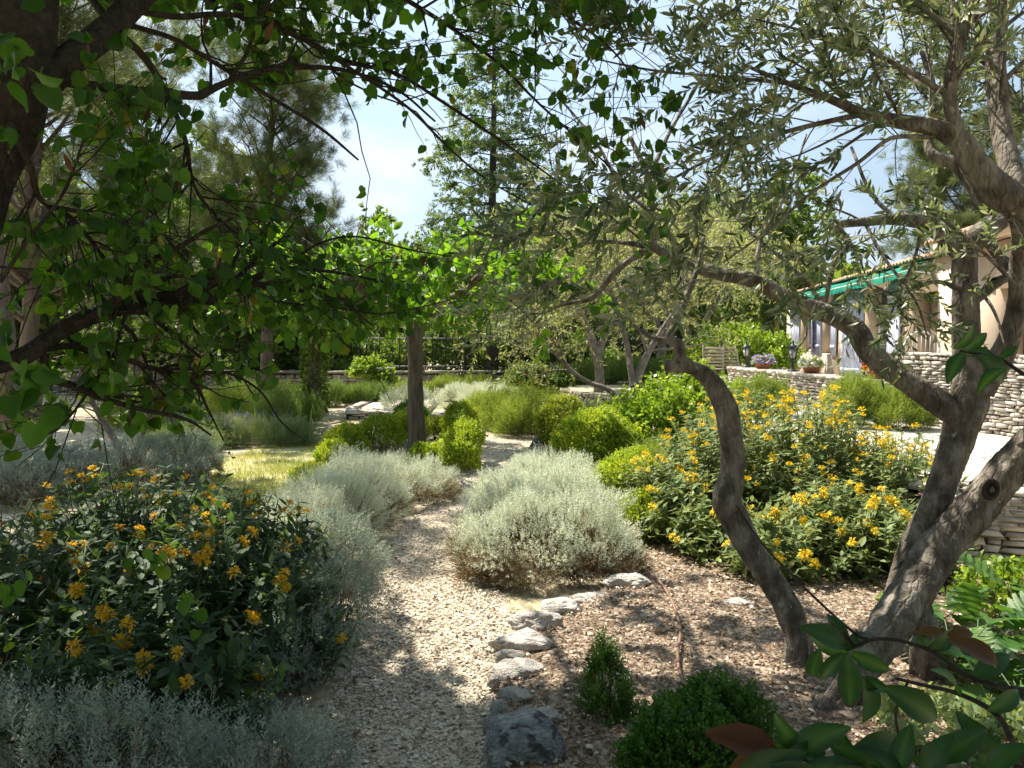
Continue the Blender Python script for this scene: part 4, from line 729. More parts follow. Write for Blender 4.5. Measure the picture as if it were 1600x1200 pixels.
def straight(x, y, z0, h, r, lean=(0, 0), wob=.05, seed=0, K=7, top=.25):
    R = rng(seed); t = np.linspace(0, 1, K); return [[x + lean[0] * u + R.normal(0, wob) * (u > 0), y + lean[1] * u + R.normal(0, wob) * (u > 0), z0 + h * u, r * (1 - (1 - top) * u) * (1.35 if u == 0 else 1)] for u in t]
SUNNY = [(.25, 6.6, 1.0, 1.7, 1), (-1.05, 7.4, .75, 1.6, 1), (-.15, 4.7, .62, 1.2, .95), (0, 11.5, 4, 3.6, .98), (2.2, 6.6, 1.3, 1.5, .85), (2.45, 3.1, .8, .9, .97), (1.55, 3.6, .6, .7, .97), (2.1, 2.3, .6, .5, .6), (.85, 4.6, .8, .9, .75), (-2.5, 9.5, 1.5, 1.5, .9), (.3, 3.5, .4, .5, .5)]
# --- Judas tree overhead
V_ = lambda rows: trace(rows)
jud_big = [V_([(-225, 1475, 2.2, 190), (-215, 1380, 2.2, 150), (-200, 1150, 2.2, 130), (-160, 700, 2.2, 115), (-60, 340, 2.3, 100), (5, 200, 2.35, 90), (40, 60, 2.4, 84), (50, -120, 2.5, 70)]),
           V_([(10, 190, 2.35, 48), (70, 130, 2.4, 46), (130, 80, 2.5, 42), (200, 15, 2.7, 36), (290, -80, 3.0, 30), (400, -220, 3.5, 24), (560, -380, 4.2, 14)]),
           V_([(-90, 400, 2.25, 44), (-95, 500, 2.3, 36), (-60, 570, 2.35, 34), (30, 560, 2.4, 30), (90, 520, 2.5, 27), (160, 490, 2.65, 24), (235, 468, 2.8, 20), (300, 463, 2.9, 19), (328, 466, 2.95, 20), (360, 450, 3.0, 14), (405, 432, 3.1, 11), (440, 420, 3.2, 8), (520, 425, 3.3, 5), (600, 440, 3.4, 4)]),
           V_([(30, 130, 2.35, 24), (60, 124, 2.4, 15), (120, 131, 2.5, 15), (200, 141, 2.6, 16), (300, 149, 2.75, 14), (318, 146, 2.8, 14), (345, 133, 2.85, 11), (400, 112, 2.95, 9), (470, 105, 3.1, 8), (540, 110, 3.2, 6), (620, 140, 3.3, 4), (680, 190, 3.4, 3)])]
jud_mid = [[(185, 50, 2.6, 12), (225, 90, 2.7, 12), (262, 150, 2.8, 9), (290, 220, 2.9, 8), (303, 290, 3, 6), (345, 345, 3.1, 5), (400, 385, 3.2, 3)],
           [(205, 40, 2.7, 9), (270, 60, 2.8, 8), (330, 95, 2.9, 7), (420, 150, 3., 6), (500, 200, 3.1, 5), (560, 250, 3.2, 3)],
           [(213, 18, 2.7, 9), (280, 26, 2.8, 9), (345, 22, 2.9, 8), (400, 32, 3, 7), (470, 60, 3.1, 7), (560, 115, 3.2, 6), (640, 170, 3.3, 5), (700, 230, 3.4, 4), (760, 280, 3.5, 3), (830, 320, 3.6, 2)],
           [(290, -70, 3.0, 12), (360, 0, 3.1, 10), (440, 40, 3.2, 8), (540, 95, 3.3, 7), (620, 115, 3.4, 6), (700, 165, 3.5, 5), (790, 225, 3.6, 4), (880, 290, 3.7, 2)],
           [(400, -200, 3.5, 14), (520, -80, 3.5, 11), (620, -10, 3.5, 8), (700, 40, 3.5, 6), (780, 100, 3.5, 5), (840, 160, 3.5, 4), (930, 240, 3.4, 3), (985, 290, 3.3, 2)],
           [(560, -380, 4.2, 12), (700, -200, 3.8, 10), (800, -60, 3.4, 7), (880, 20, 3.1, 5), (960, 80, 3.0, 3), (1010, 160, 2.9, 2)],
           [(10, 190, 2.3, 14), (25, 215, 2.3, 13), (48, 262, 2.35, 11), (62, 310, 2.4, 9), (112, 342, 2.5, 8), (160, 400, 2.6, 6), (205, 470, 2.7, 4)],
           [(55, 548, 2.45, 12), (110, 541, 2.55, 11), (180, 556, 2.65, 10), (240, 576, 2.75, 9), (300, 596, 2.85, 7), (325, 640, 2.9, 4), (350, 690, 2.9, 2)],
           [(70, 552, 2.45, 12), (75, 588, 2.45, 12), (112, 602, 2.5, 11), (160, 622, 2.55, 9), (220, 640, 2.6, 7), (290, 655, 2.7, 5), (330, 680, 2.8, 3)],
           [(290, 592, 2.85, 6), (350, 582, 2.95, 5), (405, 610, 3.05, 4), (440, 660, 3.1, 3), (478, 690, 3.1, 2)],
           [(200, 480, 2.7, 7), (170, 560, 2.6, 6), (110, 650, 2.4, 4), (60, 690, 2.2, 3)],
           [(440, 420, 3.2, 5), (500, 380, 3.3, 4), (560, 370, 3.4, 3), (640, 390, 3.5, 3), (700, 400, 3.6, 2)],
           [(300, 463, 2.9, 6), (290, 410, 2.9, 5), (260, 370, 2.8, 4), (230, 300, 2.7, 3)],
           [(360, 450, 3.0, 5), (420, 470, 3.1, 5), (520, 480, 3.3, 4), (600, 490, 3.5, 3), (700, 470, 3.7, 2)],
           [(0, 440, 2.2, 8), (40, 380, 2.2, 6), (100, 300, 2.3, 5), (130, 220, 2.4, 3)]]
jud_mid = [V_(r) for r in jud_mid]
# unseen limbs above and behind the camera, added to block sun and sky light
def wl(rows): return resample(rows, 10)
jud_unseen = [wl([[-1.6, 2.3, 3.1, .06], [-2.5, 3.8, 4.3, .05], [-3.0, 5.2, 4.8, .035], [-3.4, 6.6, 5.0, .02]]), wl([[-1.6, 2.3, 3.1, .06], [-2.0, 3.9, 4.5, .05], [-2.2, 5.1, 4.9, .035], [-2.3, 6.0, 5.1, .02]]), wl([[-1.5, 2.2, 3.0, .06], [-1.2, .4, 3.7, .05], [-.2, -1.6, 3.3, .035], [.3, -3.0, 2.2, .02]]), wl([[-1.5, 2.2, 3.0, .06], [-2.4, .2, 3.7, .05], [-2.6, -1.6, 3.3, .035], [-2.6, -2.8, 2.0, .02]]), wl([[-.4, 1.6, 3.9, .05], [1.2, -.4, 3.9, .04], [2.4, -1.8, 3.3, .03], [2.8, -2.8, 2.1, .02]]), wl([[-1.5, 2.2, 2.8, .06], [-3.2, 1.6, 3.2, .05], [-4.4, 1.2, 2.6, .035], [-4.9, 1.4, 1.6, .02]]), wl([[-1.5, 2.2, 3.0, .06], [-1.0, 1.2, 3.8, .05], [-.4, .2, 4.1, .035], [.4, -1.2, 4.2, .02]]), wl([[-1.5, 2.2, 3.2, .06], [-.4, 1.6, 3.9, .05], [.7, 1.4, 4.2, .035], [1.8, 1.0, 4.3, .02]]), wl([[-1.6, 2.2, 3.0, .06], [-2.2, 1.0, 3.6, .05], [-2.6, -.2, 3.8, .035], [-2.8, -1.6, 3.9, .02]]), wl([[-1.6, 2.2, 3.3, .06], [-1.6, 3.6, 4.6, .05], [-2.2, 5.4, 5.4, .035], [-2.6, 7.4, 5.6, .02]]),
          wl([[-1.45, 2.45, 2.9, .07], [-1.2, 3.2, 3.7, .055], [-.9, 4.4, 4.4, .04], [-.6, 5.9, 4.9, .02]]), wl([[-1.5, 2.5, 3.1, .06], [-2.1, 3.3, 3.9, .05], [-2.6, 4.8, 4.7, .035], [-3.0, 6.6, 5.1, .02]]),
          wl([[-1.5, 2.5, 3.2, .06], [-1.5, 3.5, 4.3, .05], [-1.6, 5.0, 5.0, .03], [-1.6, 6.9, 5.3, .02]]), wl([[-1.45, 2.4, 2.8, .06], [-.8, 3.0, 3.7, .05], [-.3, 4.0, 4.3, .035], [.1, 5.2, 4.7, .02]]),
          wl([[-1.5, 2.5, 3.0, .06], [-2.6, 2.6, 3.8, .05], [-3.6, 3.4, 4.3, .03], [-4.2, 4.5, 4.5, .02]]), wl([[-1.5, 2.4, 3.4, .05], [-.8, 3.2, 4.6, .04], [-.5, 4.2, 5.2, .02], [0, 5.2, 5.6, .02]]), wl([[-1.5, 2.4, 3.3, .05], [-2.6, 3.6, 4.4, .04], [-3.9, 5.0, 4.9, .02], [-4.4, 6.2, 5.0, .02]])]
R = rng(201)
root = thing('judas_tree', 'dark spreading tree with round green leaves arching in from the side, overhanging the garden', 'tree', (-1.6, 2.2, 0)); mb = MB()
big_tubes(mb, jud_big[:1], 16, .07, 5); mb.build('trunk', M['bark_dark'], root, smooth=True)
mb = MB(); big_tubes(mb, jud_big[1:] + jud_unseen, 10, .06, 9); big_tubes(mb, jud_mid, 6, .06, 30)
A1 = stack_pl(jud_mid + [p[6:] for p in jud_big[2:]], 12); A2 = stack_pl(jud_big[1:2] + jud_unseen, 12)
def clear(P, holes, keep=.1):
    x, y = proj(P.reshape(-1, 3)); x = x.reshape(P.shape[:2]); y = y.reshape(P.shape[:2]); bad = np.zeros(len(P), bool)
    for (a, b, c, d) in holes: bad |= ((((x - a) / c) ** 2 + ((y - b) / d) ** 2) < 1)[:, 2:].any(1)
    return ~bad | (R.random(len(P)) < keep)
def offframe(P, keep):
    x, y = proj(P.reshape(-1, 3)); x = x.reshape(P.shape[:2]); y = y.reshape(P.shape[:2]); bad = ((y > 30) & (y < 1250) & (x > -60) & (x < 1660) & (P[..., 1] > .3))[:, 1:].any(1)
    return ~bad | (R.random(len(P)) < keep)
JH = [(590, 270, 90, 105), (500, 190, 90, 55), (470, 160, 60, 30), (385, 195, 50, 30), (640, 310, 40, 70), (560, 655, 90, 70), (1150, 300, 90, 300), (650, 20, 60, 30), (800, 640, 150, 200), (380, 750, 90, 60), (700, 600, 200, 80), (775, 290, 75, 120), (760, 180, 60, 60), (330, 260, 40, 40), (430, 730, 160, 90), (240, 770, 150, 60), (490, 630, 70, 70), (80, 800, 120, 90)]
B1, b1 = sprout(R, *A1, 520, (.18, .75), out=.75, along=.8, droop=-.06, K=7, wig=.2, rr=.55, rmin=.0016); k = clear(B1, JH, .03); B1, b1 = B1[k], b1[k]
B2, b2 = sprout(R, B1, b1, 1500, (.08, .34), out=.8, along=.7, droop=-.08, K=5, wig=.26, rmin=.0012); k = clear(B2, JH, .04) & sunlit(B2, [(*z[:4], z[4] * .75) for z in SUNNY], R); B2, b2 = B2[k], b2[k]; k = clear(B2, [(880, 250, 130, 190)], .5); B2, b2 = B2[k], b2[k]
C1, c1 = sprout(R, *A2, 400, (.5, 1.5), out=.9, along=.7, K=7, wig=.2); k = offframe(C1, .0); C1, c1 = C1[k], c1[k]; C2, c2 = sprout(R, C1, c1, 4300, (.25, .8), out=.9, along=.6, droop=-.02, K=5, wig=.24); k = offframe(C2, .02) & sunlit(C2, SUNNY, R); C2, c2 = C2[k], c2[k]
tubes(mb, B1, b1 * R.uniform(.8, 1.2, (len(b1), 1)), 5); tubes(mb, B2, b2, 4); tubes(mb, C1, c1, 4); tubes(mb, C2, c2, 3); mb.build('branches', M['bark_dark'], root, smooth=True)
mb = MB(); leaves_on(mb, R, np.concatenate([B1[:, ::1][:, [0, 2, 3, 5, 6]], B2, B2]), 3600, HEART, (.029, .058), .9, .15, .7, .3, stem=.12)
leaves_on(mb, R, C2, 56000, HEART, (.07, .11), .5, .1, .7, .3, stem=.3)  # unseen overhead foliage, added to hold back sun and sky light
# a few big near leaves hanging low beside the trunk
near = [V_([(-20, 500, 1.7, 3), (20, 560, 1.7, 3), (60, 610, 1.7, 2)]), V_([(-30, 560, 1.6, 3), (30, 620, 1.6, 3), (90, 660, 1.6, 2)]), V_([(-30, 60, 1.6, 3), (20, 110, 1.6, 3), (60, 150, 1.6, 2)])]
NP, NR = stack_pl(near, 6); leaves_on(mb, R, NP, 26, HEART, (.05, .07), .8, .1, .7, .3, stem=.5)
mb.build('crown', M['judas'], root)
mb = MB(); o, t_, _ = along(R, B2, 90, .2); n = 90; scatter(mb, DIAM, o, np.c_[R.normal(0, .3, (n, 2)), -np.ones(n)], R.uniform(.04, .07, n), None, R, W=np.full(n, .5)); mb.build('seed_pods', M['pod'], root, kind='stuff')
# --- the near olive tree
ol = [[(1238, 1092, 3.74, 88), (1240, 1068, 3.79, 66), (1246, 1035, 3.82, 52), (1248, 1000, 3.83, 47), (1236, 960, 3.84, 43), (1208, 910, 3.86, 40), (1176, 862, 3.88, 40), (1150, 815, 3.9, 42), (1134, 782, 3.9, 42), (1142, 742, 3.92, 37), (1147, 700, 3.92, 36), (1137, 650, 3.94, 36), (1124, 618, 3.95, 35), (1106, 590, 3.97, 29), (1083, 576, 3.98, 23), (1060, 572, 3.98, 21), (1040, 573, 3.98, 21)],
      [(1290, 1165, 3.3, 58), (1300, 1120, 3.34, 51), (1332, 1060, 3.38, 54), (1376, 1000, 3.42, 59), (1422, 930, 3.48, 61), (1470, 855, 3.52, 58), (1528, 787, 3.5, 58), (1575, 735, 3.45, 56), (1625, 680, 3.35, 54), (1665, 600, 3.2, 51), (1680, 500, 3.05, 47), (1645, 390, 2.95, 45), (1600, 325, 2.9, 38)],
      [(1385, 985, 3.5, 35), (1412, 890, 3.58, 40), (1442, 820, 3.62, 43), (1474, 750, 3.66, 46), (1496, 690, 3.7, 49), (1511, 640, 3.72, 56), (1516, 600, 3.73, 54), (1512, 560, 3.74, 41), (1509, 520, 3.75, 39), (1506, 470, 3.76, 36), (1508, 425, 3.77, 36), (1508, 385, 3.78, 36)],
      [(1505, 395, 3.78, 32), (1488, 378, 3.78, 29), (1465, 360, 3.76, 26), (1440, 348, 3.74, 24), (1400, 343, 3.7, 19), (1350, 346, 3.66, 15), (1308, 353, 3.62, 12), (1322, 372, 3.62, 11), (1325, 385, 3.62, 10), (1306, 405, 3.6, 9), (1298, 430, 3.6, 8), (1291, 472, 3.6, 5)],
      [(1505, 392, 3.78, 34), (1530, 366, 3.8, 33), (1560, 346, 3.85, 32), (1600, 312, 3.9, 30), (1650, 250, 4.0, 26), (1690, 120, 4.2, 20)],
      [(1562, 348, 3.85, 26), (1535, 312, 3.9, 22), (1515, 282, 3.95, 22), (1495, 258, 4, 20), (1458, 243, 4.05, 17), (1452, 215, 4.1, 13), (1460, 150, 4.2, 10), (1440, 80, 4.3, 6)],
      [(1530, 610, 3.72, 44), (1556, 570, 3.7, 39), (1577, 525, 3.68, 32), (1589, 470, 3.66, 27), (1592, 400, 3.6, 25), (1590, 350, 3.5, 23), (1570, 310, 3.3, 22)],
      [(1520, 665, 3.74, 36), (1482, 638, 3.72, 41), (1440, 610, 3.76, 36), (1395, 580, 3.82, 34), (1357, 547, 3.88, 32), (1335, 515, 3.92, 30), (1295, 492, 3.97, 28), (1240, 470, 4.02, 24), (1180, 440, 4.08, 23), (1120, 428, 4.14, 20), (1070, 410, 4.2, 18), (1024, 387, 4.25, 14), (1016, 350, 4.3, 12), (1018, 310, 4.35, 10), (1010, 270, 4.4, 9), (985, 215, 4.5, 6)],
      [(1640, 380, 2.92, 50), (1602, 325, 2.9, 46), (1562, 300, 2.9, 48), (1530, 262, 2.9, 38), (1500, 222, 2.9, 33), (1458, 200, 2.9, 25), (1400, 190, 2.9, 20), (1350, 178, 2.9, 16), (1300, 155, 2.9, 12), (1230, 130, 2.95, 8), (1160, 100, 3.0, 5)],
      [(1500, 220, 2.9, 24), (1484, 150, 2.9, 21), (1500, 60, 2.9, 19), (1535, -30, 2.9, 16), (1560, -150, 3, 12)],
      [(1590, 330, 3.3, 34), (1572, 230, 3.5, 30), (1556, 120, 3.6, 30), (1560, 0, 3.7, 28), (1540, -150, 3.8, 20)],
      [(1555, 440, 3.75, 14), (1582, 425, 3.8, 16), (1562, 402, 3.85, 15), (1545, 380, 3.85, 14)], [(1512, 478, 3.75, 16), (1545, 452, 3.75, 15), (1575, 432, 3.75, 12)]]
ol_b = [[(1075, 577, 3.98, 22), (1062, 556, 3.98, 20), (1062, 540, 3.98, 18), (1045, 528, 4.0, 16), (1053, 510, 4.0, 13), (1072, 465, 4.05, 11), (1088, 425, 4.1, 8), (1100, 370, 4.2, 5)],
        [(1052, 532, 4.0, 12), (1030, 530, 4.0, 9), (1010, 522, 4.05, 7), (985, 505, 4.1, 4)],
        [(1020, 388, 4.25, 12), (990, 402, 4.25, 10), (958, 430, 4.3, 9), (925, 465, 4.35, 7), (880, 476, 4.4, 5), (850, 490, 4.5, 3)],
        [(1018, 388, 4.25, 9), (980, 380, 4.3, 7), (930, 378, 4.4, 5), (880, 390, 4.5, 3)],
        [(1460, 214, 2.9, 10), (1440, 214, 2.9, 8), (1390, 217, 2.85, 7), (1340, 255, 2.8, 6), (1270, 300, 2.75, 5), (1200, 360, 2.7, 4), (1130, 410, 2.7, 3)],
        [(1350, 178, 2.9, 9), (1250, 200, 2.8, 7), (1150, 230, 2.7, 5), (1050, 280, 2.7, 4), (960, 330, 2.7, 2)], [(1230, 130, 2.95, 7), (1130, 120, 3, 5), (1020, 110, 3.1, 4), (920, 90, 3.2, 2)],
        [(1484, 150, 2.9, 10), (1400, 100, 2.9, 7), (1300, 60, 3, 5), (1180, 30, 3.1, 3)], [(1500, 60, 2.9, 10), (1420, 0, 3, 7), (1300, -40, 3.1, 5), (1100, -30, 3.3, 3)],
        [(1015, 330, 4.3, 8), (970, 290, 4.4, 6), (930, 220, 4.6, 5), (880, 160, 4.8, 3)], [(1012, 280, 4.4, 7), (1050, 200, 4.6, 6), (1100, 110, 4.8, 5), (1120, 20, 5, 3)],
        [(1180, 440, 4.08, 8), (1190, 370, 4.2, 7), (1230, 300, 4.4, 5), (1260, 210, 4.6, 3)], [(1295, 492, 3.97, 8), (1250, 430, 4.1, 6), (1160, 350, 4.3, 5), (1100, 270, 4.6, 3)],
        [(1460, 150, 4.2, 9), (1380, 90, 4.5, 7), (1280, 60, 4.8, 5), (1160, 50, 5.2, 3)], [(1650, 250, 4.0, 14), (1560, 120, 4.6, 9), (1450, 20, 5, 6), (1350, -80, 5.4, 3)],
        [(1240, 470, 4.02, 6), (1260, 520, 3.9, 4), (1230, 560, 3.8, 2)], [(1508, 455, 3.76, 9), (1460, 440, 3.6, 7), (1400, 460, 3.5, 5), (1340, 430, 3.4, 3)], [(1440, 348, 3.74, 7), (1430, 400, 3.6, 5), (1400, 470, 3.5, 4), (1380, 530, 3.5, 2)], [(1350, 346, 3.66, 6), (1380, 400, 3.5, 5), (1430, 470, 3.4, 4), (1450, 530, 3.4, 2)], [(1575, 432, 3.75, 7), (1520, 380, 3.5, 5), (1450, 330, 3.4, 4), (1380, 310, 3.4, 2)], [(1508, 430, 3.76, 7), (1550, 480, 3.5, 5), (1570, 540, 3.4, 3)], [(1400, 343, 3.7, 8), (1360, 300, 3.8, 6), (1330, 230, 4, 4)]]
ol = [V_(r) for r in ol]; ol_b = [V_(r) for r in ol_b]
R = rng(301)
olive = thing('olive_tree', 'old olive tree with forked leaning grey trunks in front of the sunlit yellow flowers', 'olive tree', (1.3, 3.6, 0)); mb = MB()
for i_, p in enumerate(ol[:3]): thick_tube(mb, p, 40, .07, rng(50 + i_), fine=.085)
for rows in [[(1225, 1052, 3.82, 50), (1205, 1075, 3.78, 36), (1180, 1095, 3.72, 22)], [(1250, 1040, 3.84, 60), (1275, 1075, 3.78, 44), (1300, 1100, 3.74, 24)], [(1300, 1105, 3.34, 62), (1275, 1145, 3.28, 44), (1250, 1180, 3.2, 26)], [(1345, 1060, 3.42, 60), (1335, 1120, 3.36, 50), (1322, 1160, 3.32, 34)], [(1418, 915, 3.56, 30), (1445, 985, 3.62, 50), (1450, 1050, 3.66, 60), (1440, 1085, 3.66, 50)]]: thick_tube(mb, V_(rows), 24, .12, rng(rows[0][0]), fine=.12)
mb.build('trunk', M['bark_olive'], olive, smooth=True)
mb = MB()
for i_, p in enumerate(ol[3:]): thick_tube(mb, p, 16, .08, rng(60 + i_))
big_tubes(mb, ol_b, 8, .07, 80)
A = stack_pl(ol_b + [ol[3], ol[5][8:], ol[7][24:], ol[8][14:], ol[9], ol[10], ol[4][8:]], 14)
e9, e10, e4 = ol[9][-1], ol[10][-1], ol[4][-1]; fork = lambda e, *r: wl([[*e[:3], e[3]]] + [[e[0] + a, e[1] + b, e[2] + c, e[3] * f] for a, b, c, f in r])
up_ = [fork(e9, (-.35, -.9, .7, .8), (-.9, -2.2, .95, .4)), fork(e10, (.5, -1.3, .6, .8), (1.2, -2.9, .8, .4)), fork(e9, (-.3, .25, .6, .8), (-.8, .9, 1.1, .4)), fork(e10, (.4, .7, .6, .8), (.7, 1.5, 1.1, .4)), fork(e10, (-.4, .9, .5, .8), (-.9, 1.8, 1.0, .4)), fork(e4, (.8, .1, .4, .8), (1.6, .5, .8, .4))]
big_tubes(mb, up_, 8, .07, 120); U = stack_pl(up_, 14)
OH = [(1250, 590, 150, 70), (1180, 620, 300, 90), (1520, 700, 130, 300), (1200, 780, 500, 180), (900, 620, 140, 110), (1400, 740, 200, 150), (880, 640, 100, 100)]
B1, b1 = sprout(R, *A, 420, (.2, .7), out=.7, along=.9, droop=-.03, K=7, wig=.11, rr=.35, rmin=.0012); k = clear(B1, OH, .06) & clear(B1, [(950, 240, 130, 190), (1330, 290, 60, 50)], .5) & sunlit(B1, [(2.45, 3.1, .8, .9, .8), (1.55, 3.6, .6, .7, .9)], R); B1, b1 = B1[k], b1[k]
B2, b2 = sprout(R, B1, b1, 1700, (.12, .36), out=.6, along=.9, droop=-.03, K=5, wig=.1, rmin=.0008); k = clear(B2, OH, .08) & clear(B2, [(950, 240, 130, 190), (1330, 290, 60, 50), (1480, 300, 40, 40)], .45) & sunlit(B2, [(*z[:4], z[4] * .75) for z in SUNNY], R); B2, b2 = B2[k], b2[k]
C1, c1 = sprout(R, *U, 90, (.5, 1.2), K=7); k = offframe(C1, .3); C1, c1 = C1[k], c1[k]; C2, c2 = sprout(R, C1, c1, 620, (.2, .5), K=5); k = offframe(C2, .3) & sunlit(C2, SUNNY, R); C2, c2 = C2[k], c2[k]
tubes(mb, B1, b1, 5); tubes(mb, B2, b2, 3); tubes(mb, C1, c1, 4); tubes(mb, C2, c2, 3); mb.build('branches', M['bark_olive'], olive, smooth=True)
F0 = stack_pl([V_(r) for r in ([(1440, 348, 3.74, 7), (1430, 400, 3.6, 5), (1400, 470, 3.5, 4), (1380, 530, 3.5, 2)], [(1350, 346, 3.66, 6), (1380, 400, 3.5, 5), (1430, 470, 3.4, 4), (1450, 530, 3.4, 2)], [(1575, 432, 3.75, 7), (1520, 380, 3.5, 5), (1450, 330, 3.4, 4), (1380, 310, 3.4, 2)], [(1322, 372, 3.62, 6), (1290, 380, 3.5, 5), (1240, 400, 3.4, 4), (1200, 440, 3.4, 2)], [(1298, 430, 3.6, 5), (1330, 460, 3.5, 4), (1350, 500, 3.4, 3)])], 14)
F1, f1 = sprout(R, *F0, 75, (.12, .34), out=.8, along=.6, droop=-.04, K=6, wig=.14, rr=.4, rmin=.001); bt = MB(); tubes(bt, F1, f1, 3); bt.build('twigs', M['bark_olive'], olive)
mb = MB(); leaves_on(mb, R, F1, 1500, LANCE, (.032, .062), .0, .05, .75, .75); leaves_on(mb, R, B2, 31000, LANCE, (.032, .062), .0, .05, .75, .75); leaves_on(mb, R, C2, 6500, LANCE, (.04, .07), .0, .05, .75, .75); mb.build('crown', M['olive'], olive)
# pruning scar and knots
mb = MB(); c = at(1552, 762, 3.33); 
for (px, py, D, r) in [(1549, 765, 3.40, .036)]:
    if r: 
        c = at(px, py, D); thick_tube(mb, resample([[*(c + [math.cos(t) * r * .85, .008, math.sin(t) * r * 1.05]), .010] for t in np.linspace(0, 2 * PI, 12)], 16), 8, .1); a = np.arange(14) * 2 * PI / 14; q = np.c_[np.cos(a) * r * .8, np.zeros(14), np.sin(a) * r]; mb.add(np.vstack([c + q, c + q * .55 + [0, .02, 0]]), [np.stack([np.arange(14), (np.arange(14) + 1) % 14, 14 + (np.arange(14) + 1) % 14, 14 + np.arange(14)], 1), (14 + np.arange(14))[None]])
mb.build('pruning_scar', M['bark_dark'], olive)
# --- other olives
def olive_tree(label, x, y, z, h, seed, trunks, nleaf=9000, spread=1.0, lz=.075, leaf='olive_far'):
    T_ = [[[x + a * s_, y + b * s_, z + c * s_, r] for a, b, c, r in t] for s_ in [1.] for t in trunks]
    return ground_tree('olive_tree', label, 'olive tree', (x, y, z), T_, seed, 'bark_olive2', leaf, [dict(n=26, L=(1.0 * spread, 2.0 * spread), out=.9, along=.6, up=.15, t0=.45, K=7, wig=.2), dict(n=190, L=(.5 * spread, 1.1 * spread), out=.9, along=.6, droop=-.03, K=6, t0=.2), dict(n=1100, L=(.25, .6), out=.8, along=.7, droop=-.05, K=5)], nleaf, (lz, lz * 1.7), LANCE, 'olive trees behind the garden beds', lkw=dict(outw=.7, alongw=.8))
olive_tree('middle olive tree with two bent trunks rising behind the box ball', 2.15, 13.8, 0, 3.6, 401, [[[0, 0, 0, .10], [-.12, 0, .45, .08], [-.02, .1, .9, .07], [.15, .1, 1.35, .06], [.5, .2, 1.9, .04], [1., .3, 2.6, .03]], [[-.1, 0, .2, .07], [-.45, 0, .7, .05], [-1.0, .1, .95, .04], [-1.5, .2, 1.5, .04], [-1.9, .3, 2.3, .03]], [[-.1, 0, .8, .06], [-.2, .3, 1.6, .05], [-.5, .4, 2.6, .03]]], 13000, 1.0, .06)
olive_tree('olive tree with a pale slanting trunk left of the middle pair', 1.9, 18.2, 0, 4, 402, [[[0, 0, 0, .13], [.05, 0, .8, .11], [-.1, 0, 1.5, .1], [-.5, .2, 2.4, .06], [-1.1, .3, 3.3, .04]], [[0, 0, 1.3, .09], [.4, .1, 2.2, .06], [.9, .2, 3.2, .04]]], 12000, 1.3, .09)
olive_tree('far olive tree filling the gap above the rosemary row', 4.0, 22.5, .5, 4, 403, [[[0, 0, 0, .14], [.1, 0, 1.2, .11], [-.4, .2, 2.2, .07], [-.9, .2, 3.2, .04]], [[.05, 0, 1.0, .1], [.7, .1, 2.2, .07], [1.2, .2, 3.3, .04]]], 12000, 1.4, .10)
olive_tree('olive tree standing behind the folding chairs', 5.6, 25.5, .5, 4, 404, [[[0, 0, 0, .14], [-.1, 0, 1.2, .11], [-.5, .2, 2.2, .07], [-.9, .2, 3.4, .04]], [[.05, 0, 1.0, .1], [.7, .1, 2.2, .07], [1.3, .2, 3.4, .04]]], 12000, 1.4, .11)
# --- mulberries with pruned spreading limbs
def mulberry(label, x, y, h, r, seed, n=2600, R_=2.2, lean=0, bark='bark_mul'):
    R = rng(seed); tr = [[x, y, 0, r * 1.25], [x + .01, y, .25, r * 1.05], [x + lean * .5, y, h * .55, r * .95], [x + lean, y, h, r]]; T_ = [tr]
    for k in range(6):
        a = k * PI / 3 + R.uniform(-.3, .3); c, s = math.cos(a), math.sin(a); L = R_ * R.uniform(.55, .8)
        T_.append([[x + lean, y, h - .12, r * .6], [x + lean + c * L * .35, y + s * L * .35, h + .12, r * .42], [x + lean + c * L * .7, y + s * L * .7, h + .16, r * .34], [x + lean + c * L, y + s * L, h + .35, r * .4]])
    return ground_tree('mulberry_tree', label, 'tree', (x, y, 0), T_, seed, bark, 'mulberry', [dict(n=120, L=(.45, 1.05), out=.7, along=.5, up=.45, t0=.3, K=6, wig=.16, droop=-.0), dict(n=330, L=(.2, .5), out=.8, along=.6, K=5)], n, (.10, .17), OVAL, 'mulberry trees', .35, dict(outw=.8, alongw=.4, W=None, stem=.2), src=1)
mulberry('mulberry with a straight bare brown trunk in the middle of the garden, bright green crown', -1.3, 11.0, 1.98, .115, 411, 5000, 2.5)
mulberry('mulberry with an ivy-clad trunk left of the straight bare one', -4.15, 17.2, 2.0, .14, 412, 4600, 2.9)
mb = MB(); R = rng(5); n = 1700; a = R.uniform(0, 6.28, n); z = R.random(n) ** .8 * 2.2; rr = .17 + .1 * R.random(n); p = np.c_[-4.15 + np.cos(a) * rr, 17.2 + np.sin(a) * rr, z + .02]; scatter(mb, OVAL, p, np.c_[np.cos(a), np.sin(a), -.6 + 0 * a], R.uniform(.06, .10, n), None, R, W=np.full(n, 1.5)); tag(mb.build('ivy', M['oak']), 'ivy climbing the second mulberry trunk', 'ivy')
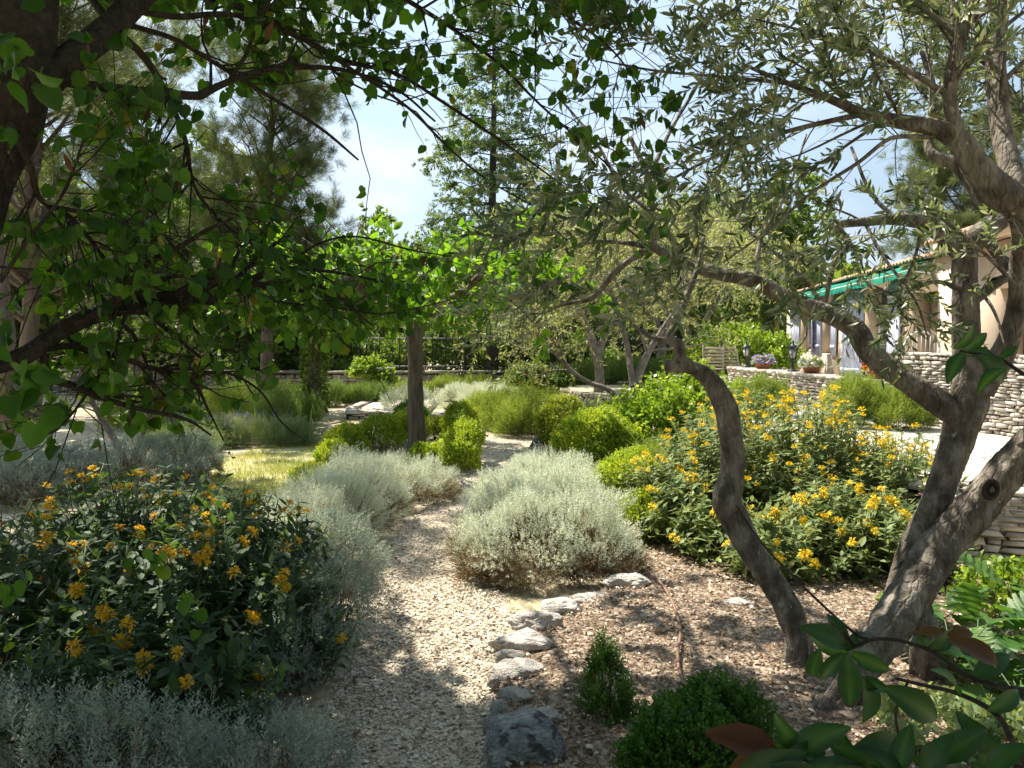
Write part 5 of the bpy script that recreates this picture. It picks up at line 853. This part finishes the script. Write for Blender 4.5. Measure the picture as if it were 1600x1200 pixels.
# --- pines
PT = [tuft(13, .013, 30 + k, .75) for k in range(3)]
def pine(label, x, y, h, r, seed, lean=(0, 0), nb=46, L=(1.0, 2.6), n3=1500, nt=5200, sz=(.16, .26), t0=.3, name='pine_tree', bark='bark_pine', leaf='pine', group='pine trees', up=.35):
    def ex(mb, R, allP, root):
        for q in PT: leaves_on(mb, R, allP[-1], nt // 2, q, sz, 0, .15, .35, 1.)
    return ground_tree(name, label, 'pine tree', (x, y, 0), [straight(x, y, 0, h, r, lean, .06, seed)], seed, bark, leaf, [dict(n=nb, L=L, out=1., along=.25, up=up, t0=t0, K=8, wig=.14, droop=.03, rr=.45), dict(n=nb * 6, L=(L[0] * .4, L[1] * .42), out=.9, along=.7, K=6, t0=.25), dict(n=n3, L=(.2, .45), out=.7, along=.8, up=.3, K=4, droop=.06)], 0, None, None, group, extra=ex)
pine('pine with dark straight trunk left of the ivy-clad mulberry, bushy olive green top', -4.35, 14.4, 6.3, .13, 421, (.25, 0), 60, (.7, 1.55), 2100, 8200, (.14, .22), .28)
pine('broad pine with orange brown trunk at the far side behind the round leaves', -9.6, 16.2, 9.0, .2, 422, (.5, 0), 64, (1.6, 3.4), 2400, 8600, (.18, .3), .2)
pine('tall pine behind the left santolina, mostly hidden by the overhanging branches', -10.0, 22.0, 7.2, .2, 423, (.3, 0), 60, (1.3, 2.8), 2100, 8000, (.2, .32), .25)
pine('blue green pine rising behind the house roof', 19.0, 34.0, 9.5, .25, 424, (0, 0), 60, (1.6, 3.4), 1900, 6500, (.3, .5), .3)
pine('dark pine trunk standing beyond the left santolina mound', -6.3, 10.2, 8.5, .16, 425, (-.3, .2), 40, (1.2, 2.6), 1300, 5200, (.16, .28), .5)
# --- cedar
def cedar(label, x, y, h, r, seed):
    R = rng(seed); root = thing('cedar_tree', label, 'cedar', (x, y, 0)); mb = MB(); pl = resample(straight(x, y, 0, h, r, (0.1, 0), .02, seed, 7, .12), 14); thick_tube(mb, pl, 12, .03, R); mb.build('trunk', M['bark_cedar'], root, smooth=True)
    nb = 96; t = np.sort(R.uniform(.14, .985, nb)); a = np.arange(nb) * 2.4 + R.normal(0, .3, nb); L = (3.2 * (1 - t) ** .8 + .25) * R.uniform(.7, 1.1, nb); K = 8; P = np.empty((nb, K, 3)); Rr = np.empty((nb, K))
    for k in range(K):
        u = k / (K - 1); P[:, k, 0] = x + .1 * t + np.cos(a) * L * u; P[:, k, 1] = y + np.sin(a) * L * u; P[:, k, 2] = h * t + L * (.12 * u - .22 * u * u) + R.normal(0, .015, nb) * k; Rr[:, k] = .035 * (1 - t * .7) * (1 - u * .8)
    bm = MB(); tubes(bm, P, Rr, 5); S, s_ = sprout(R, P, Rr, 1500, (.25, .75), out=.9, along=.6, K=5, wig=.08, flat=.12, t0=.15, droop=-.0); tubes(bm, S, s_, 3)
    S2, s2 = sprout(R, S, s_, 6000, (.12, .3), out=.8, along=.7, K=4, wig=.1, flat=.2, droop=-.06, t0=.1); bm.build('branches', M['bark_cedar'], root)
    mb = MB(); T = [spray(18, 130 + k, .07, .42) for k in range(3)]
    for k in range(3): q = S2[k::3]; scatter(mb, T[k], q[:, 0], q[:, -1] - q[:, 0], np.linalg.norm(q[:, -1] - q[:, 0], axis=1) * 1.1, None, R)
    mb.build('crown', M['cedar'], root); return root
cedar('tall layered cedar with a dark trunk rising behind the mulberry', -.62, 24.6, 12.2, .2, 431)
# --- little multi-stemmed tree by the left santolina
ground_tree('young_tree', 'small multi-stemmed grey tree growing out of the blue grey santolina', 'tree', (-4.55, 9.6, 0), [[[-4.5, 9.6, 0, .05], [-4.7, 9.6, .45, .04], [-5.0, 9.7, .9, .03], [-5.2, 9.7, 1.6, .02]], [[-4.5, 9.6, 0, .05], [-4.35, 9.6, .5, .04], [-4.1, 9.6, 1.0, .03], [-3.8, 9.6, 1.7, .02]], [[-3.75, 9.3, .2, .03], [-3.72, 9.3, .45, .035], [-3.9, 9.3, .75, .03], [-4.0, 9.4, 1.3, .02]]], 441, 'branch_grey', 'oak', [dict(n=26, L=(.5, 1.1), K=6, t0=.4, up=.2), dict(n=150, L=(.2, .5))], 1400, (.05, .08), OVAL)
# --- woodland behind
def wood_tree(label, x, y, h, seed, leaf='oak', n=7000, sz=(.14, .24), sp=1.0, group='woodland trees beyond the wall', z=0, name='woodland_tree'):
    r = h * .022; return ground_tree(name, label, 'tree', (x, y, z), [straight(x, y, z, h * .8, r, (.3, 0), .12, seed)], seed, 'branch_grey', leaf, [dict(n=34, L=(h * .22 * sp, h * .42 * sp), out=1., along=.4, up=.25, t0=.15, K=6, wig=.16), dict(n=210, L=(h * .10, h * .2), K=5), dict(n=900, L=(h * .05, h * .1), K=4)], n, sz, OVAL, group, lkw=dict(W=None))
wt = [('leafy oak filling the gap behind the gate pier', -4.0, 29, 5.2, 'wood', 1.0), ('light green oak behind the iron fence', .2, 30, 5.0, 'oak', 1.1), ('dark oak behind the fence, right of the cedar', 3.2, 31, 5.0, 'wood', 1.1), ('tall dark oak beyond the olives', 7.5, 35, 7.0, 'wood', 1.1), ('pale oak between the pine trunks', -9, 27, 6.5, 'oak', 1.1), ('dark oak behind the little multi-stemmed tree', -14, 25, 7.0, 'wood', 1.2),
      ('oak at the left edge of the woodland', -19, 28, 8.5, 'oak', 1.2), ('rounded wood behind the bushy pine', -6.5, 33, 5.5, 'oak', 1.1), ('distant tree beyond the cedar', -1.5, 40, 6.5, 'wood', 1.1), ('distant tree behind the far olive', 4.5, 42, 8.0, 'oak', 1.1), ('tree behind the house corner', 11.5, 38, 7.5, 'wood', 1.2), ('far oak at the edge behind the broad pine', -24, 36, 10, 'wood', 1.2), ('low oak left of the gate', -7.0, 24.5, 4.2, 'wood', 1.0), ('far tree above the garden wall, left of the cedar', -8.5, 41, 5.5, 'wood', 1.1), ('low shady oak behind the olives', 5.2, 29, 4.6, 'wood', 1.1), ('lone oak behind the far pine', -15.5, 38, 9.5, 'oak', 1.2)]
for i_, (l, x, y, h, lf, sp) in enumerate(wt): wood_tree(l, x, y, h, 500 + i_, lf, 10000, (h * .030, h * .048), sp, z=max(0, (y - 30) * .012))
bush('dark_hedge', 'dark clipped evergreen hedge behind the far olives', 'hedge', [(x, 27 + .1 * x, .8, 1.0, .8, .95) for x in np.arange(-.5, 8, 1.1)], 'hedge_dark', 9000, (.16, .28), SPRB, .2, .5, .06, seed=71, stems=60, low=-.9)
bush('dark_hedge', 'dense dark undergrowth under the trees beyond the dry ground', 'hedge', [(x, 25.5 + .12 * abs(x + 10), .7, 1.4, .9, 1.1 + .3 * math.sin(x * 2)) for x in np.arange(-21, -5.5, 1.4)], 'wood', 11000, (.2, .36), SPRB, .2, .5, .12, seed=72, stems=90, low=-.9)
mb = MB(); R = rng(8); n = 26000; x = R.uniform(-90, 90, n); y = 52 + 10 * R.random(n); hmax = 7 + 2.5 * np.sin(x * .21) + 1.5 * np.sin(x * .57 + 1); z = hmax * R.random(n) ** .7 + .3
scatter(mb, OVAL, np.c_[x, y, z], rdir(R, n), R.uniform(.7, 1.3, n), None, R, W=np.full(n, 1.4)); mb.build('far_woods', M['wood'], kind='stuff')
#==PART5==
# ------------------------------------------------------------------ house (local frame: +x along the facade, +y out towards the garden)
HX, HY = 5.5, 0.0; HA = math.atan2(.990, .139)
house = thing('house', 'ochre rendered garden house with pale blue shutters and a clay tile roof', 'house', (HX, HY, .5), None, HA)
def hb(name, mat, boxes, parent=None, smooth=False):
    mb = MB()
    for c, s in boxes: box(mb, (c[0], c[1], c[2] - .5), s)
    return mb.build(name, M[mat], parent or house, local=True)
def seg(s0, s1, z0, z1, y=-.2, t=.4): return (((s0 + s1) / 2, y, (z0 + z1) / 2), (s1 - s0, t, z1 - z0))
H = 3.05; D0, D1 = 17.4, 19.2
wl_ = [seg(26.3, 28.6, .3, H), seg(24.6, 26.3, .3, 1.2), seg(24.6, 26.3, 2.6, H), seg(23.4, 24.6, .3, H), seg(22.2, 23.4, .3, 1.2), seg(22.2, 23.4, 2.62, H), seg(D1, 22.2, .3, H), seg(D0, D1, 2.75, H), seg(16.2, D0, .3, H), seg(14.7, 16.2, 2.5, H), seg(12.4, 14.7, .3, H), seg(9.4, 12.4, 2.35, H), seg(8.6, 9.4, .3, H)]
wl_ += [((28.4, -3.2, 1.67), (.4, 5.6, 2.74)), ((8.8, -3.2, 1.67), (.4, 5.6, 2.74)), ((18.6, -6.2, 1.67), (20.0, .4, 2.74)), ((16.4, -1.9, 1.67), (.25, 3.0, 2.74))]
hb('wall', 'plaster', wl_); hb('floor', 'stone', [((18.6, -3.2, .56), (19.2, 5.6, .1))])
hb('porch_shade_panel', 'dark', [((12.5, -2.4, 1.7), (7.2, .1, 2.3))])  # near-black sheet closing the recess, porch shade put into its colour
wf = hb('window_door', 'white', [((D0 + .04, -.33, 1.65), (.08, .08, 2.2)), ((D1 - .04, -.33, 1.65), (.08, .08, 2.2)), (((D0 + D1) / 2, -.33, 1.65), (.12, .07, 2.2)), (((D0 + D1) / 2, -.33, 2.71), (1.64, .07, .09)), (((D0 + D1) / 2, -.33, .66), (1.64, .07, .16))] + [((x, -.33, z), (.76, .05, .05)) for x in (D0 + .45, D1 - .45) for z in (1.3, 1.85, 2.35)])
hb('pane', 'window', [(((D0 + D1) / 2, -.345, 1.65), (1.68, .02, 2.1))], wf); hb('curtain', 'curtain', [(((D0 + D1) / 2, -.40, 1.6), (1.6, .02, 2.1))], wf)
def shutter(hx, L, z0, z1, ang, sgn):
    mb = MB(); n = 6; ca, sa = math.cos(ang) * sgn, math.sin(ang)
    for k in range(n):
        u = (k + .5) / n * L; box(mb, (hx + ca * u, .03 + sa * u, (z0 + z1) / 2 - .5), (L / n * .95, .035, z1 - z0), math.atan2(sa, ca), .5)
    for z in (z0 + .25, z1 - .25): box(mb, (hx + ca * L / 2 - sa * .0, .03 + sa * L / 2 + .028, z - .5), (L * .94, .02, .09), math.atan2(sa, ca), .3)
    return mb.build('shutter', M['shutter'], house, local=True)
shutter(D1, .92, .62, 2.75, .28, 1); shutter(D0, .92, .62, 2.75, .06, -1)
for a_, b_, z0, z1 in [(23.4, .62, 1.15, 2.65), (26.3, .85, 1.15, 2.65)]: shutter(a_, b_, z0, z1, .12, 1)
shutter(22.2, .6, 1.15, 2.65, .05, -1); shutter(24.6, .85, 1.15, 2.65, .2, -1)
for s0, s1 in ((22.2, 23.4), (24.6, 26.3)):
    wn = hb('window', 'white', [((s0 + .04, -.25, 1.9), (.08, .07, 1.4)), ((s1 - .04, -.25, 1.9), (.08, .07, 1.4)), (((s0 + s1) / 2, -.25, 1.9), (.09, .07, 1.4)), (((s0 + s1) / 2, -.25, 2.57), (s1 - s0 - .16, .07, .08)), (((s0 + s1) / 2, -.25, 1.24), (s1 - s0 - .16, .07, .08))]); hb('pane', 'window', [(((s0 + s1) / 2, -.27, 1.9), (s1 - s0 - .1, .02, 1.35))], wn)
# roof: rows of half-round tiles running down the slope
def roof(s0, s1, y0, y1, z0, z1, nm='roof'):
    n = int((s1 - s0) / .045); x = np.linspace(s0, s1, n); K = 14; V = []
    for k in range(K):
        u = k / (K - 1); y = y0 + (y1 - y0) * u; zz = z0 + (z1 - z0) * u - .5
        V.append(np.c_[x, np.full(n, y), zz + .05 * np.abs(np.sin(x * PI / .2)) + rng(k).normal(0, .006, n)])
    V = np.array(V).reshape(-1, 3); i = np.arange(K - 1)[:, None] * n; j = np.arange(n - 1)[None]; F = np.stack([i + j, i + j + 1, i + n + j + 1, i + n + j], -1).reshape(-1, 4)
    V2 = V - [0, 0, .05]; m = len(V); e = np.arange(n - 1); E1 = np.stack([e, m + e, m + e + 1, e + 1], 1)
    return MB().add(np.vstack([V, V2]), [F, F[:, ::-1] + m, E1]).build(nm, M['tile'], house, local=True)
roof(8.3, 28.9, .16, -3.1, 3.09, 3.8); roof(8.3, 28.9, -3.1, -6.6, 3.8, 3.09)
roof(8.2, 14.0, .5, -2.6, 3.2, 3.95, 'porch_roof'); hb('porch_beam', 'plaster', [((11.3, .1, 3.19), (6.0, .3, .24))])
aw = []
mb = MB(); n = 120; s = np.linspace(14.9, 28.3, n); 
prof = [(.02, 3.02), (.15, 3.0), (.32, 2.95), (.44, 2.88), (.45, 2.70)]
V = np.array([[[a, y, z - .5 + (0 if k < 4 else .035 * abs(math.sin(a * PI / .35))) + .012 * math.sin(a * 2.1)] for a in s] for k, (y, z) in enumerate(prof)]); K = len(prof); i = np.arange(K - 1)[:, None] * n; j = np.arange(n - 1)[None]
m_ = V.reshape(-1, 3); F = np.stack([i + j, i + j + 1, i + n + j + 1, i + n + j], -1).reshape(-1, 4); 
awn = thing('awning', 'long green canvas awning with a scalloped edge along the house front', 'awning', (HX, HY, .5), None, HA)
MB().add(np.vstack([m_, m_ - [0, 0, .012]]), [F, F[:, ::-1] + len(m_)], np.tile(.5 + .5 * np.sign(np.sin(s * 5)), K * 2)).build('canvas', M['awning'], awn, local=True)
mb = MB()
for a in (14.95, 19.6, 23.9, 28.2): tubes(mb, np.array([[[a, .0, 2.28], [a, .2, 2.31], [a, .43, 2.33]]]), np.full((1, 3), .015), 6)
tubes(mb, np.array([[[14.9, .43, 2.335], [21, .43, 2.335], [28.3, .43, 2.335]]]), np.full((1, 3), .018), 6); mb.build('frame', M['white'], awn, local=True)
# ------------------------------------------------------------------ iron fence on the far wall
fr = thing('iron_fence', 'black iron railing of thin uprights above the long low stone wall', 'fence', (a0 := gp(600, 622)) + np.array([0, .3, 0])); mb = MB(); A_ = gp(560, 622)[:2] + [0, .25]; B_ = gp(890, 622)[:2] + [0, .75]; Lf = np.linalg.norm(B_ - A_); n = int(Lf / .17)
tt = np.linspace(0, 1, n)[:, None]; q = A_ + (B_ - A_) * tt; P = np.stack([np.c_[q, np.full(n, .5)], np.c_[q, np.full(n, 1.2)], np.c_[q, np.where(np.arange(n) % 8 == 0, 1.92, 1.75)]], 1); tubes(mb, P, np.tile(np.where(np.arange(n) % 8 == 0, .03, .014)[:, None], (1, 3)), 4); mb.build('bars', M['iron'], fr)
mb = MB(); tubes(mb, np.array([[[*A_, z], [*((A_ + B_) / 2), z], [*B_, z]] for z in (.85, 1.62)]), np.full((2, 3), .018), 4); mb.build('rails', M['iron'], fr)
# ------------------------------------------------------------------ lanterns, pots, chairs
def lathe(mb, c, prof, n=16, tint=.5):
    a = np.arange(n) * 2 * PI / n; V = np.array([[[c[0] + r * math.cos(t), c[1] + r * math.sin(t), c[2] + z] for t in a] for r, z in prof]); K = len(prof); i = np.arange(K - 1)[:, None] * n; j = np.arange(n)[None]; j2 = (j + 1) % n
    mb.add(V.reshape(-1, 3), [np.stack([i + j, i + j2, i + n + j2, i + n + j], -1).reshape(-1, 4), np.arange(n)[None][:, ::-1], ((K - 1) * n + np.arange(n))[None]], tint)
def lantern(x, y, z, label, s=1.):
    s *= 1.15
    root = thing('garden_lantern', label, 'lantern', (x, y, z), 'black lanterns on the stone parapet'); c = (x, y, z)
    mb = MB(); lathe(mb, c, [(.075 * s, 0), (.075 * s, .02 * s), (.05 * s, .03 * s), (.022 * s, .06 * s), (.018 * s, .10 * s), (.03 * s, .115 * s), (.018 * s, .13 * s), (.016 * s, .17 * s), (.05 * s, .19 * s)]); mb.build('post', M['iron'], root)
    mb = MB(); lathe(mb, c, [(.042 * s, .195 * s), (.066 * s, .33 * s)], 6); mb.build('lamp_glass', M['glass'], root)
    mb = MB(); a = np.arange(6) * PI / 3
    tubes(mb, np.array([[[x + .044 * s * math.cos(t), y + .044 * s * math.sin(t), z + .19 * s], [x + .07 * s * math.cos(t), y + .07 * s * math.sin(t), z + .335 * s]] for t in a]), np.full((6, 2), .006 * s), 4)
    lathe(mb, c, [(.085 * s, .332 * s), (.088 * s, .345 * s), (.05 * s, .385 * s), (.02 * s, .41 * s), (.012 * s, .43 * s), (.018 * s, .445 * s), (.001, .47 * s)], 6); mb.build('lamp_cage', M['iron'], root); return root
zt = 1.06
def onpar(px, py_unused, z=1.06):   # a spot on top of the parapet in the direction of px
    t = (px - 800) / FPX; 
    a, b = np.array([4.42, 16.2]), np.array([4.98, 11.0]); best = min(np.linspace(0, 1, 400), key=lambda u: abs((a + (b - a) * u)[0] / (a + (b - a) * u)[1] - t)); return a + (b - a) * best
for px, l, s in [(1166, 'black lantern at the far end of the parapet beside the lilac flowers', .95), (1239, 'black lantern in the middle, left of the white flowers', .98), (1349, 'black lantern nearest the olive branch, beside the red flowers', 1.0)]:
    q = onpar(px, 0); lantern(q[0], q[1], zt, l, s)
def pot(px, label, mat, w, s=1.):
    q = onpar(px, 0); root = thing('flower_pot', label, 'flower pot', (q[0], q[1], zt), 'flower pots on the parapet'); mb = MB(); R = rng(px)
    hw = w / 2; prof = [(.8, 0), (1, .08), (1.04, .085), (1.04, .10), (.9, .10)]; V = []
    for f, z in prof: V += [[q[0] - hw * f * .25, q[1] - hw * f * 1.0, zt + z], [q[0] + hw * f * .25, q[1] - hw * f, zt + z], [q[0] + hw * f * .25, q[1] + hw * f, zt + z], [q[0] - hw * f * .25, q[1] + hw * f, zt + z]]
    V = np.array(V); V[:, :2] = (V[:, :2] - q) @ np.array([[math.cos(1.2), math.sin(1.2)], [-math.sin(1.2), math.cos(1.2)]]) + q
    F = [[4 * i + j, 4 * i + (j + 1) % 4, 4 * i + 4 + (j + 1) % 4, 4 * i + 4 + j] for i in range(4) for j in range(4)] + [[16, 17, 18, 19], [3, 2, 1, 0]]; mb.add(V, np.array(F)); mb.build('pot', M['terracotta'], root)
    cth = (q[0], q[1], zt + .14); P, N = mound_points(R, [(cth[0] - hw * .5, cth[1] + .02, cth[2], hw * .8, .10, .08), (cth[0] + hw * .5, cth[1], cth[2], hw * .8, .10, .09)], 420, (.6, 1.02), zt + .06); mb = MB(); scatter(mb, OVAL, P, N, .05, None, R); mb.build('leaves', M['boxleaf'], root)
    k = R.permutation(len(P))[:170]; mb = MB(); scatter(mb, OVAL, P[k] + N[k] * .02, N[k] + R.normal(0, .6, (len(k), 3)), .05, N[k], R, W=np.full(len(k), 2.)); mb.build('blossoms', M[mat], root)
pot(1192, 'terracotta trough of lilac flowers at the far end of the parapet', 'lilac', .26); pot(1268, 'terracotta trough of white flowers on the parapet', 'whitep', .26); pot(1372, 'terracotta trough of red flowers by the nearest lantern', 'redp', .26)
pp = gp(301, 674); root = thing('terracotta_pot', 'tall terracotta pot standing on the dry ground among the lavender', 'flower pot', pp); mb = MB(); lathe(mb, pp, [(.12, 0), (.17, .2), (.2, .36), (.22, .37), (.22, .42), (.19, .42), (.18, .38), (.01, .37)], 20); mb.build('pot', M['terracotta'], root, smooth=False)
def folding_chair(x, y, z, rz, label):
    root = thing('folding_chair', label, 'garden chair', (x, y, z), 'slatted wooden folding chairs on the patio', rz); m = M['teak']
    mb = MB(); [box(mb, (0, -.18 + .075 * k, .44), (.42, .06, .018)) for k in range(6)]; mb.build('seat', m, root, local=True)
    mb = MB(); [box(mb, (0, .24 + .02 * k, .52 + .07 * k), (.40, .018, .045)) for k in range(6)]; mb.build('backrest', m, root, local=True)
    for sx in (-1, 1):
        mb = MB(); tubes(mb, np.array([[[sx * .2, -.24, 0], [sx * .2, .0, .44], [sx * .2, .22, .5], [sx * .2, .36, .93]]]), np.full((1, 4), .016), 6); mb.build('leg', m, root, local=True)
        mb = MB(); tubes(mb, np.array([[[sx * .17, .26, 0], [sx * .17, -.02, .3], [sx * .17, -.2, .43]]]), np.full((1, 3), .014), 6); mb.build('leg', m, root, local=True)
folding_chair(4.15, 16.9, .55, 2.9, 'pale wooden folding chair standing square to the garden'); folding_chair(4.75, 17.2, .55, 2.2, 'pale wooden folding chair turned sideways next to the parapet end')
tp = at(1070, 590, 16.9); root = thing('garden_table', 'low white metal garden table beside the folding chairs', 'table', (tp[0], tp[1], .42)); mb = MB(); box(mb, (0, 0, .42), (.62, .5, .025)); mb.build('table_top', M['white'], root, local=True)
for sx in (-1, 1):
    for sy in (-1, 1): mb = MB(); tubes(mb, np.array([[[sx * .27, sy * .2, 0], [sx * .27, sy * .2, .41]]]), np.full((1, 2), .014), 6); mb.build('leg', M['white'], root, local=True)
# round-backed metal chair on the house patio
cp = at(1446, 545, 12.2); root = thing('metal_chair', 'round-backed metal armchair beside the house pier', 'garden chair', (cp[0], cp[1], .75 + .0)); z0 = .0
a = np.linspace(0, 2 * PI, 25); ring = np.stack([np.cos(a) * .27, np.full(25, .12), .72 + np.sin(a) * .24], 1)[None]; mb = MB(); tubes(mb, ring, np.full((1, 25), .018), 6)
for k in np.linspace(-.2, .2, 7): hh = math.sqrt(max(0, 1 - (k / .27) ** 2)) * .24; tubes(mb, np.array([[[k, .12, .72 - hh], [k, .13, .72], [k, .12, .72 + hh]]]), np.full((1, 3), .007), 4)
mb.build('backrest', M['white'], root, local=True); mb = MB(); lathe(mb, (0, -.1, .43), [(.24, 0), (.25, .02), (.24, .04), (.01, .05)], 20); mb.build('seat', M['dark'], root, local=True)
for k in range(4): t = PI / 4 + k * PI / 2; mb = MB(); tubes(mb, np.array([[[.22 * math.cos(t), -.1 + .22 * math.sin(t), 0], [.18 * math.cos(t), -.1 + .18 * math.sin(t), .43]]]), np.full((1, 2), .014), 6); mb.build('leg', M['white'], root, local=True)
# cypress beside the house
R = rng(601); root = thing('cypress_tree', 'narrow dark green cypress against the far corner of the house', 'cypress', (7.35, 23.3, .5)); mb = MB(); thick_tube(mb, resample([[7.35, 23.3, .5, .1], [7.35, 23.3, 2, .07], [7.35, 23.3, 3.6, .03]], 10), 10, .04, R); mb.build('trunk', M['bark_cedar'], root)
P, N = mound_points(R, [(7.35, 23.3, 1.9, .34, .34, 1.35), (7.3, 23.3, 1.0, .28, .28, .6), (7.38, 23.3, 2.8, .24, .24, .7)], 5200, (.6, 1.05), .55, .14, -.95); mb = MB()
for k in range(3): m = np.arange(len(P)) % 3 == k; scatter(mb, SPR[k], P[m], unit(N[m] * .4 + [0, 0, 1] + R.normal(0, .15, (m.sum(), 3))), R.uniform(.14, .24, m.sum()), None, R)
mb.build('crown', M['wood'], root)
# ------------------------------------------------------------------ near branch of glossy leaves at the bottom corner
R = rng(701)
OV2 = []
for kk in range(3):
    n = 9; V = []; R2 = rng(kk)
    for i in range(n): u = i / (n - 1); wd = .21 * math.sin(PI * min(1, u * .93 + .05)) ** .75 * (1.06 if .3 < u < .7 else 1); zz = -.5 * (u - .3) ** 2 + R2.normal(0, .006); V += [[-wd, u, zz + .10 * wd / .21 + R2.normal(0, .008)], [0, u, zz], [wd, u, zz + .10 * wd / .21 + R2.normal(0, .008)]]
    OV2.append((np.array(V), [np.array([[3 * i, 3 * i + 1, 3 * i + 4, 3 * i + 3] for i in range(n - 1)] + [[3 * i + 1, 3 * i + 2, 3 * i + 5, 3 * i + 4] for i in range(n - 1)])]))
def at2(px, py, D): return at(px, py, D)
root = thing('photinia_branch_shrub', 'near glossy-leaved shrub with a few red young leaves reaching in at the bottom corner', 'shrub', (1.1, .9, 0)); mb = MB()
tw = [[(1680, 1260, 1.0, 16), (1600, 1190, 1.02, 12), (1560, 1120, 1.05, 10), (1500, 1085, 1.08, 8), (1440, 1070, 1.1, 6), (1400, 1060, 1.12, 5)], [(1700, 1100, 1.1, 12), (1600, 1080, 1.12, 9), (1520, 1060, 1.15, 8), (1450, 1015, 1.18, 7), (1380, 998, 1.2, 6), (1330, 1010, 1.2, 5)], [(1420, 1062, 1.12, 5), (1400, 1110, 1.12, 4), (1405, 1160, 1.12, 4), (1400, 1210, 1.1, 4)],
      [(1380, 1300, .95, 8), (1330, 1215, .97, 6), (1250, 1185, 1.0, 5), (1160, 1155, 1.02, 4)], [(1560, 1300, .95, 8), (1480, 1220, .97, 6), (1400, 1200, 1.0, 5)], [(1335, 1010, 1.2, 5), (1320, 990, 1.2, 5), (1300, 975, 1.2, 4)], [(1700, 620, 1.2, 8), (1610, 590, 1.25, 6), (1560, 560, 1.3, 5), (1500, 548, 1.3, 4)], [(1380, 998, 1.2, 4), (1330, 985, 1.22, 4), (1200, 860, 1.4, 3), (1150, 790, 1.5, 2)]]
tw = [V_(t) for t in tw]; big_tubes(mb, tw, 7, .06, 5); big_tubes(mb, [resample([[1.0, .7, 0, .009], [1.02, .75, .4, .008], [tw[q][0][0] + .05, tw[q][0][1] - .08, tw[q][0][2] - .15, .007], [*tw[q][0][:3], tw[q][0][3]]], 12) for q in (0, 1, 3, 4, 6)], 7, .06, 15); mb.build('branches', M['bark_dark'], root, smooth=True)
LV_ = [  # base px,py, tip px,py, depth
    (1327, 1020, 1265, 1000, 1.2), (1325, 1010, 1262, 978, 1.2), (1322, 1012, 1298, 958, 1.2), (1322, 1015, 1360, 985, 1.2), (1320, 1022, 1280, 1060, 1.18), (1325, 1025, 1330, 1110, 1.15), (1352, 1062, 1362, 1142, 1.15), (1330, 1020, 1392, 1050, 1.2), (1385, 1075, 1478, 1128, 1.1), (1390, 1080, 1330, 1060, 1.15), (1280, 1015, 1265, 1065, 1.2),
    (1235, 1182, 1320, 1130, 1.0), (1290, 1180, 1205, 1160, 1.0), (1240, 1170, 1300, 1195, .98), (1330, 1195, 1310, 1140, 1.0), (1150, 1215, 1255, 1180, .98), (1360, 1225, 1265, 1190, .96), (1420, 1230, 1345, 1165, .97), (1500, 1225, 1425, 1185, .96), (1460, 1190, 1540, 1140, .98), (1540, 1210, 1600, 1160, .95), (1560, 1180, 1500, 1120, 1.0), (1290, 1225, 1215, 1195, .95), (1520, 1240, 1450, 1215, .94), (1600, 1230, 1520, 1200, .95), (1320, 1190, 1430, 1160, .98), (1390, 1215, 1300, 1170, .97), (1400, 1210, 1420, 1135, .98), (1440, 1215, 1480, 1150, .96), (1240, 1200, 1180, 1240, .97), (1250, 1175, 1215, 1128, 1.02), (1310, 1200, 1370, 1235, .95),
    (1505, 552, 1480, 590, 1.3), (1505, 548, 1545, 520, 1.3), (1560, 562, 1500, 545, 1.3), (1530, 555, 1580, 600, 1.28), (1560, 560, 1590, 540, 1.28), (1570, 575, 1525, 605, 1.27), (1490, 545, 1530, 510, 1.3), (1500, 1085, 1470, 1040, 1.08), (1545, 1110, 1600, 1080, 1.05), (1450, 1015, 1500, 985, 1.18), (1520, 1060, 1580, 1020, 1.15), (1560, 1150, 1530, 1200, 1.05)]
mb = MB()
for i, (a, b, c, d, D) in enumerate(LV_):
    p0 = at(a, b, D); p1 = at(c, d, D + R.uniform(-.03, .03)); v = p1 - p0; scatter(mb, OV2[i % 3], p0[None], v[None], np.linalg.norm(v), (np.array([[0, -.8, .45]]) + R.normal(0, .35, (1, 3))), R, tint=np.array([R.random() * .7]), tt=np.tile([0., .45, 0.], 9))
mb.build('leaves', M['bigleaf'], root); mb = MB()
for (a, b, c, d, D) in [(1215, 1175, 1112, 1140, 1.0), (1190, 1165, 1140, 1215, 1.0), (1170, 1150, 1115, 1155, 1.02), (1475, 990, 1435, 985, 1.15), (1480, 992, 1525, 988, 1.15), (1560, 1040, 1495, 995, 1.1)]:
    p0 = at(a, b, D); p1 = at(c, d, D); v = p1 - p0; scatter(mb, OV2[0], p0[None], v[None], np.linalg.norm(v), np.array([[.3, -.7, .5]]), R)
mb.build('young_leaves', M['redleaf'], root)
print('objects', len(bpy.data.objects), 'polys', sum(len(o.data.polygons) for o in bpy.data.objects if o.type == 'MESH'))
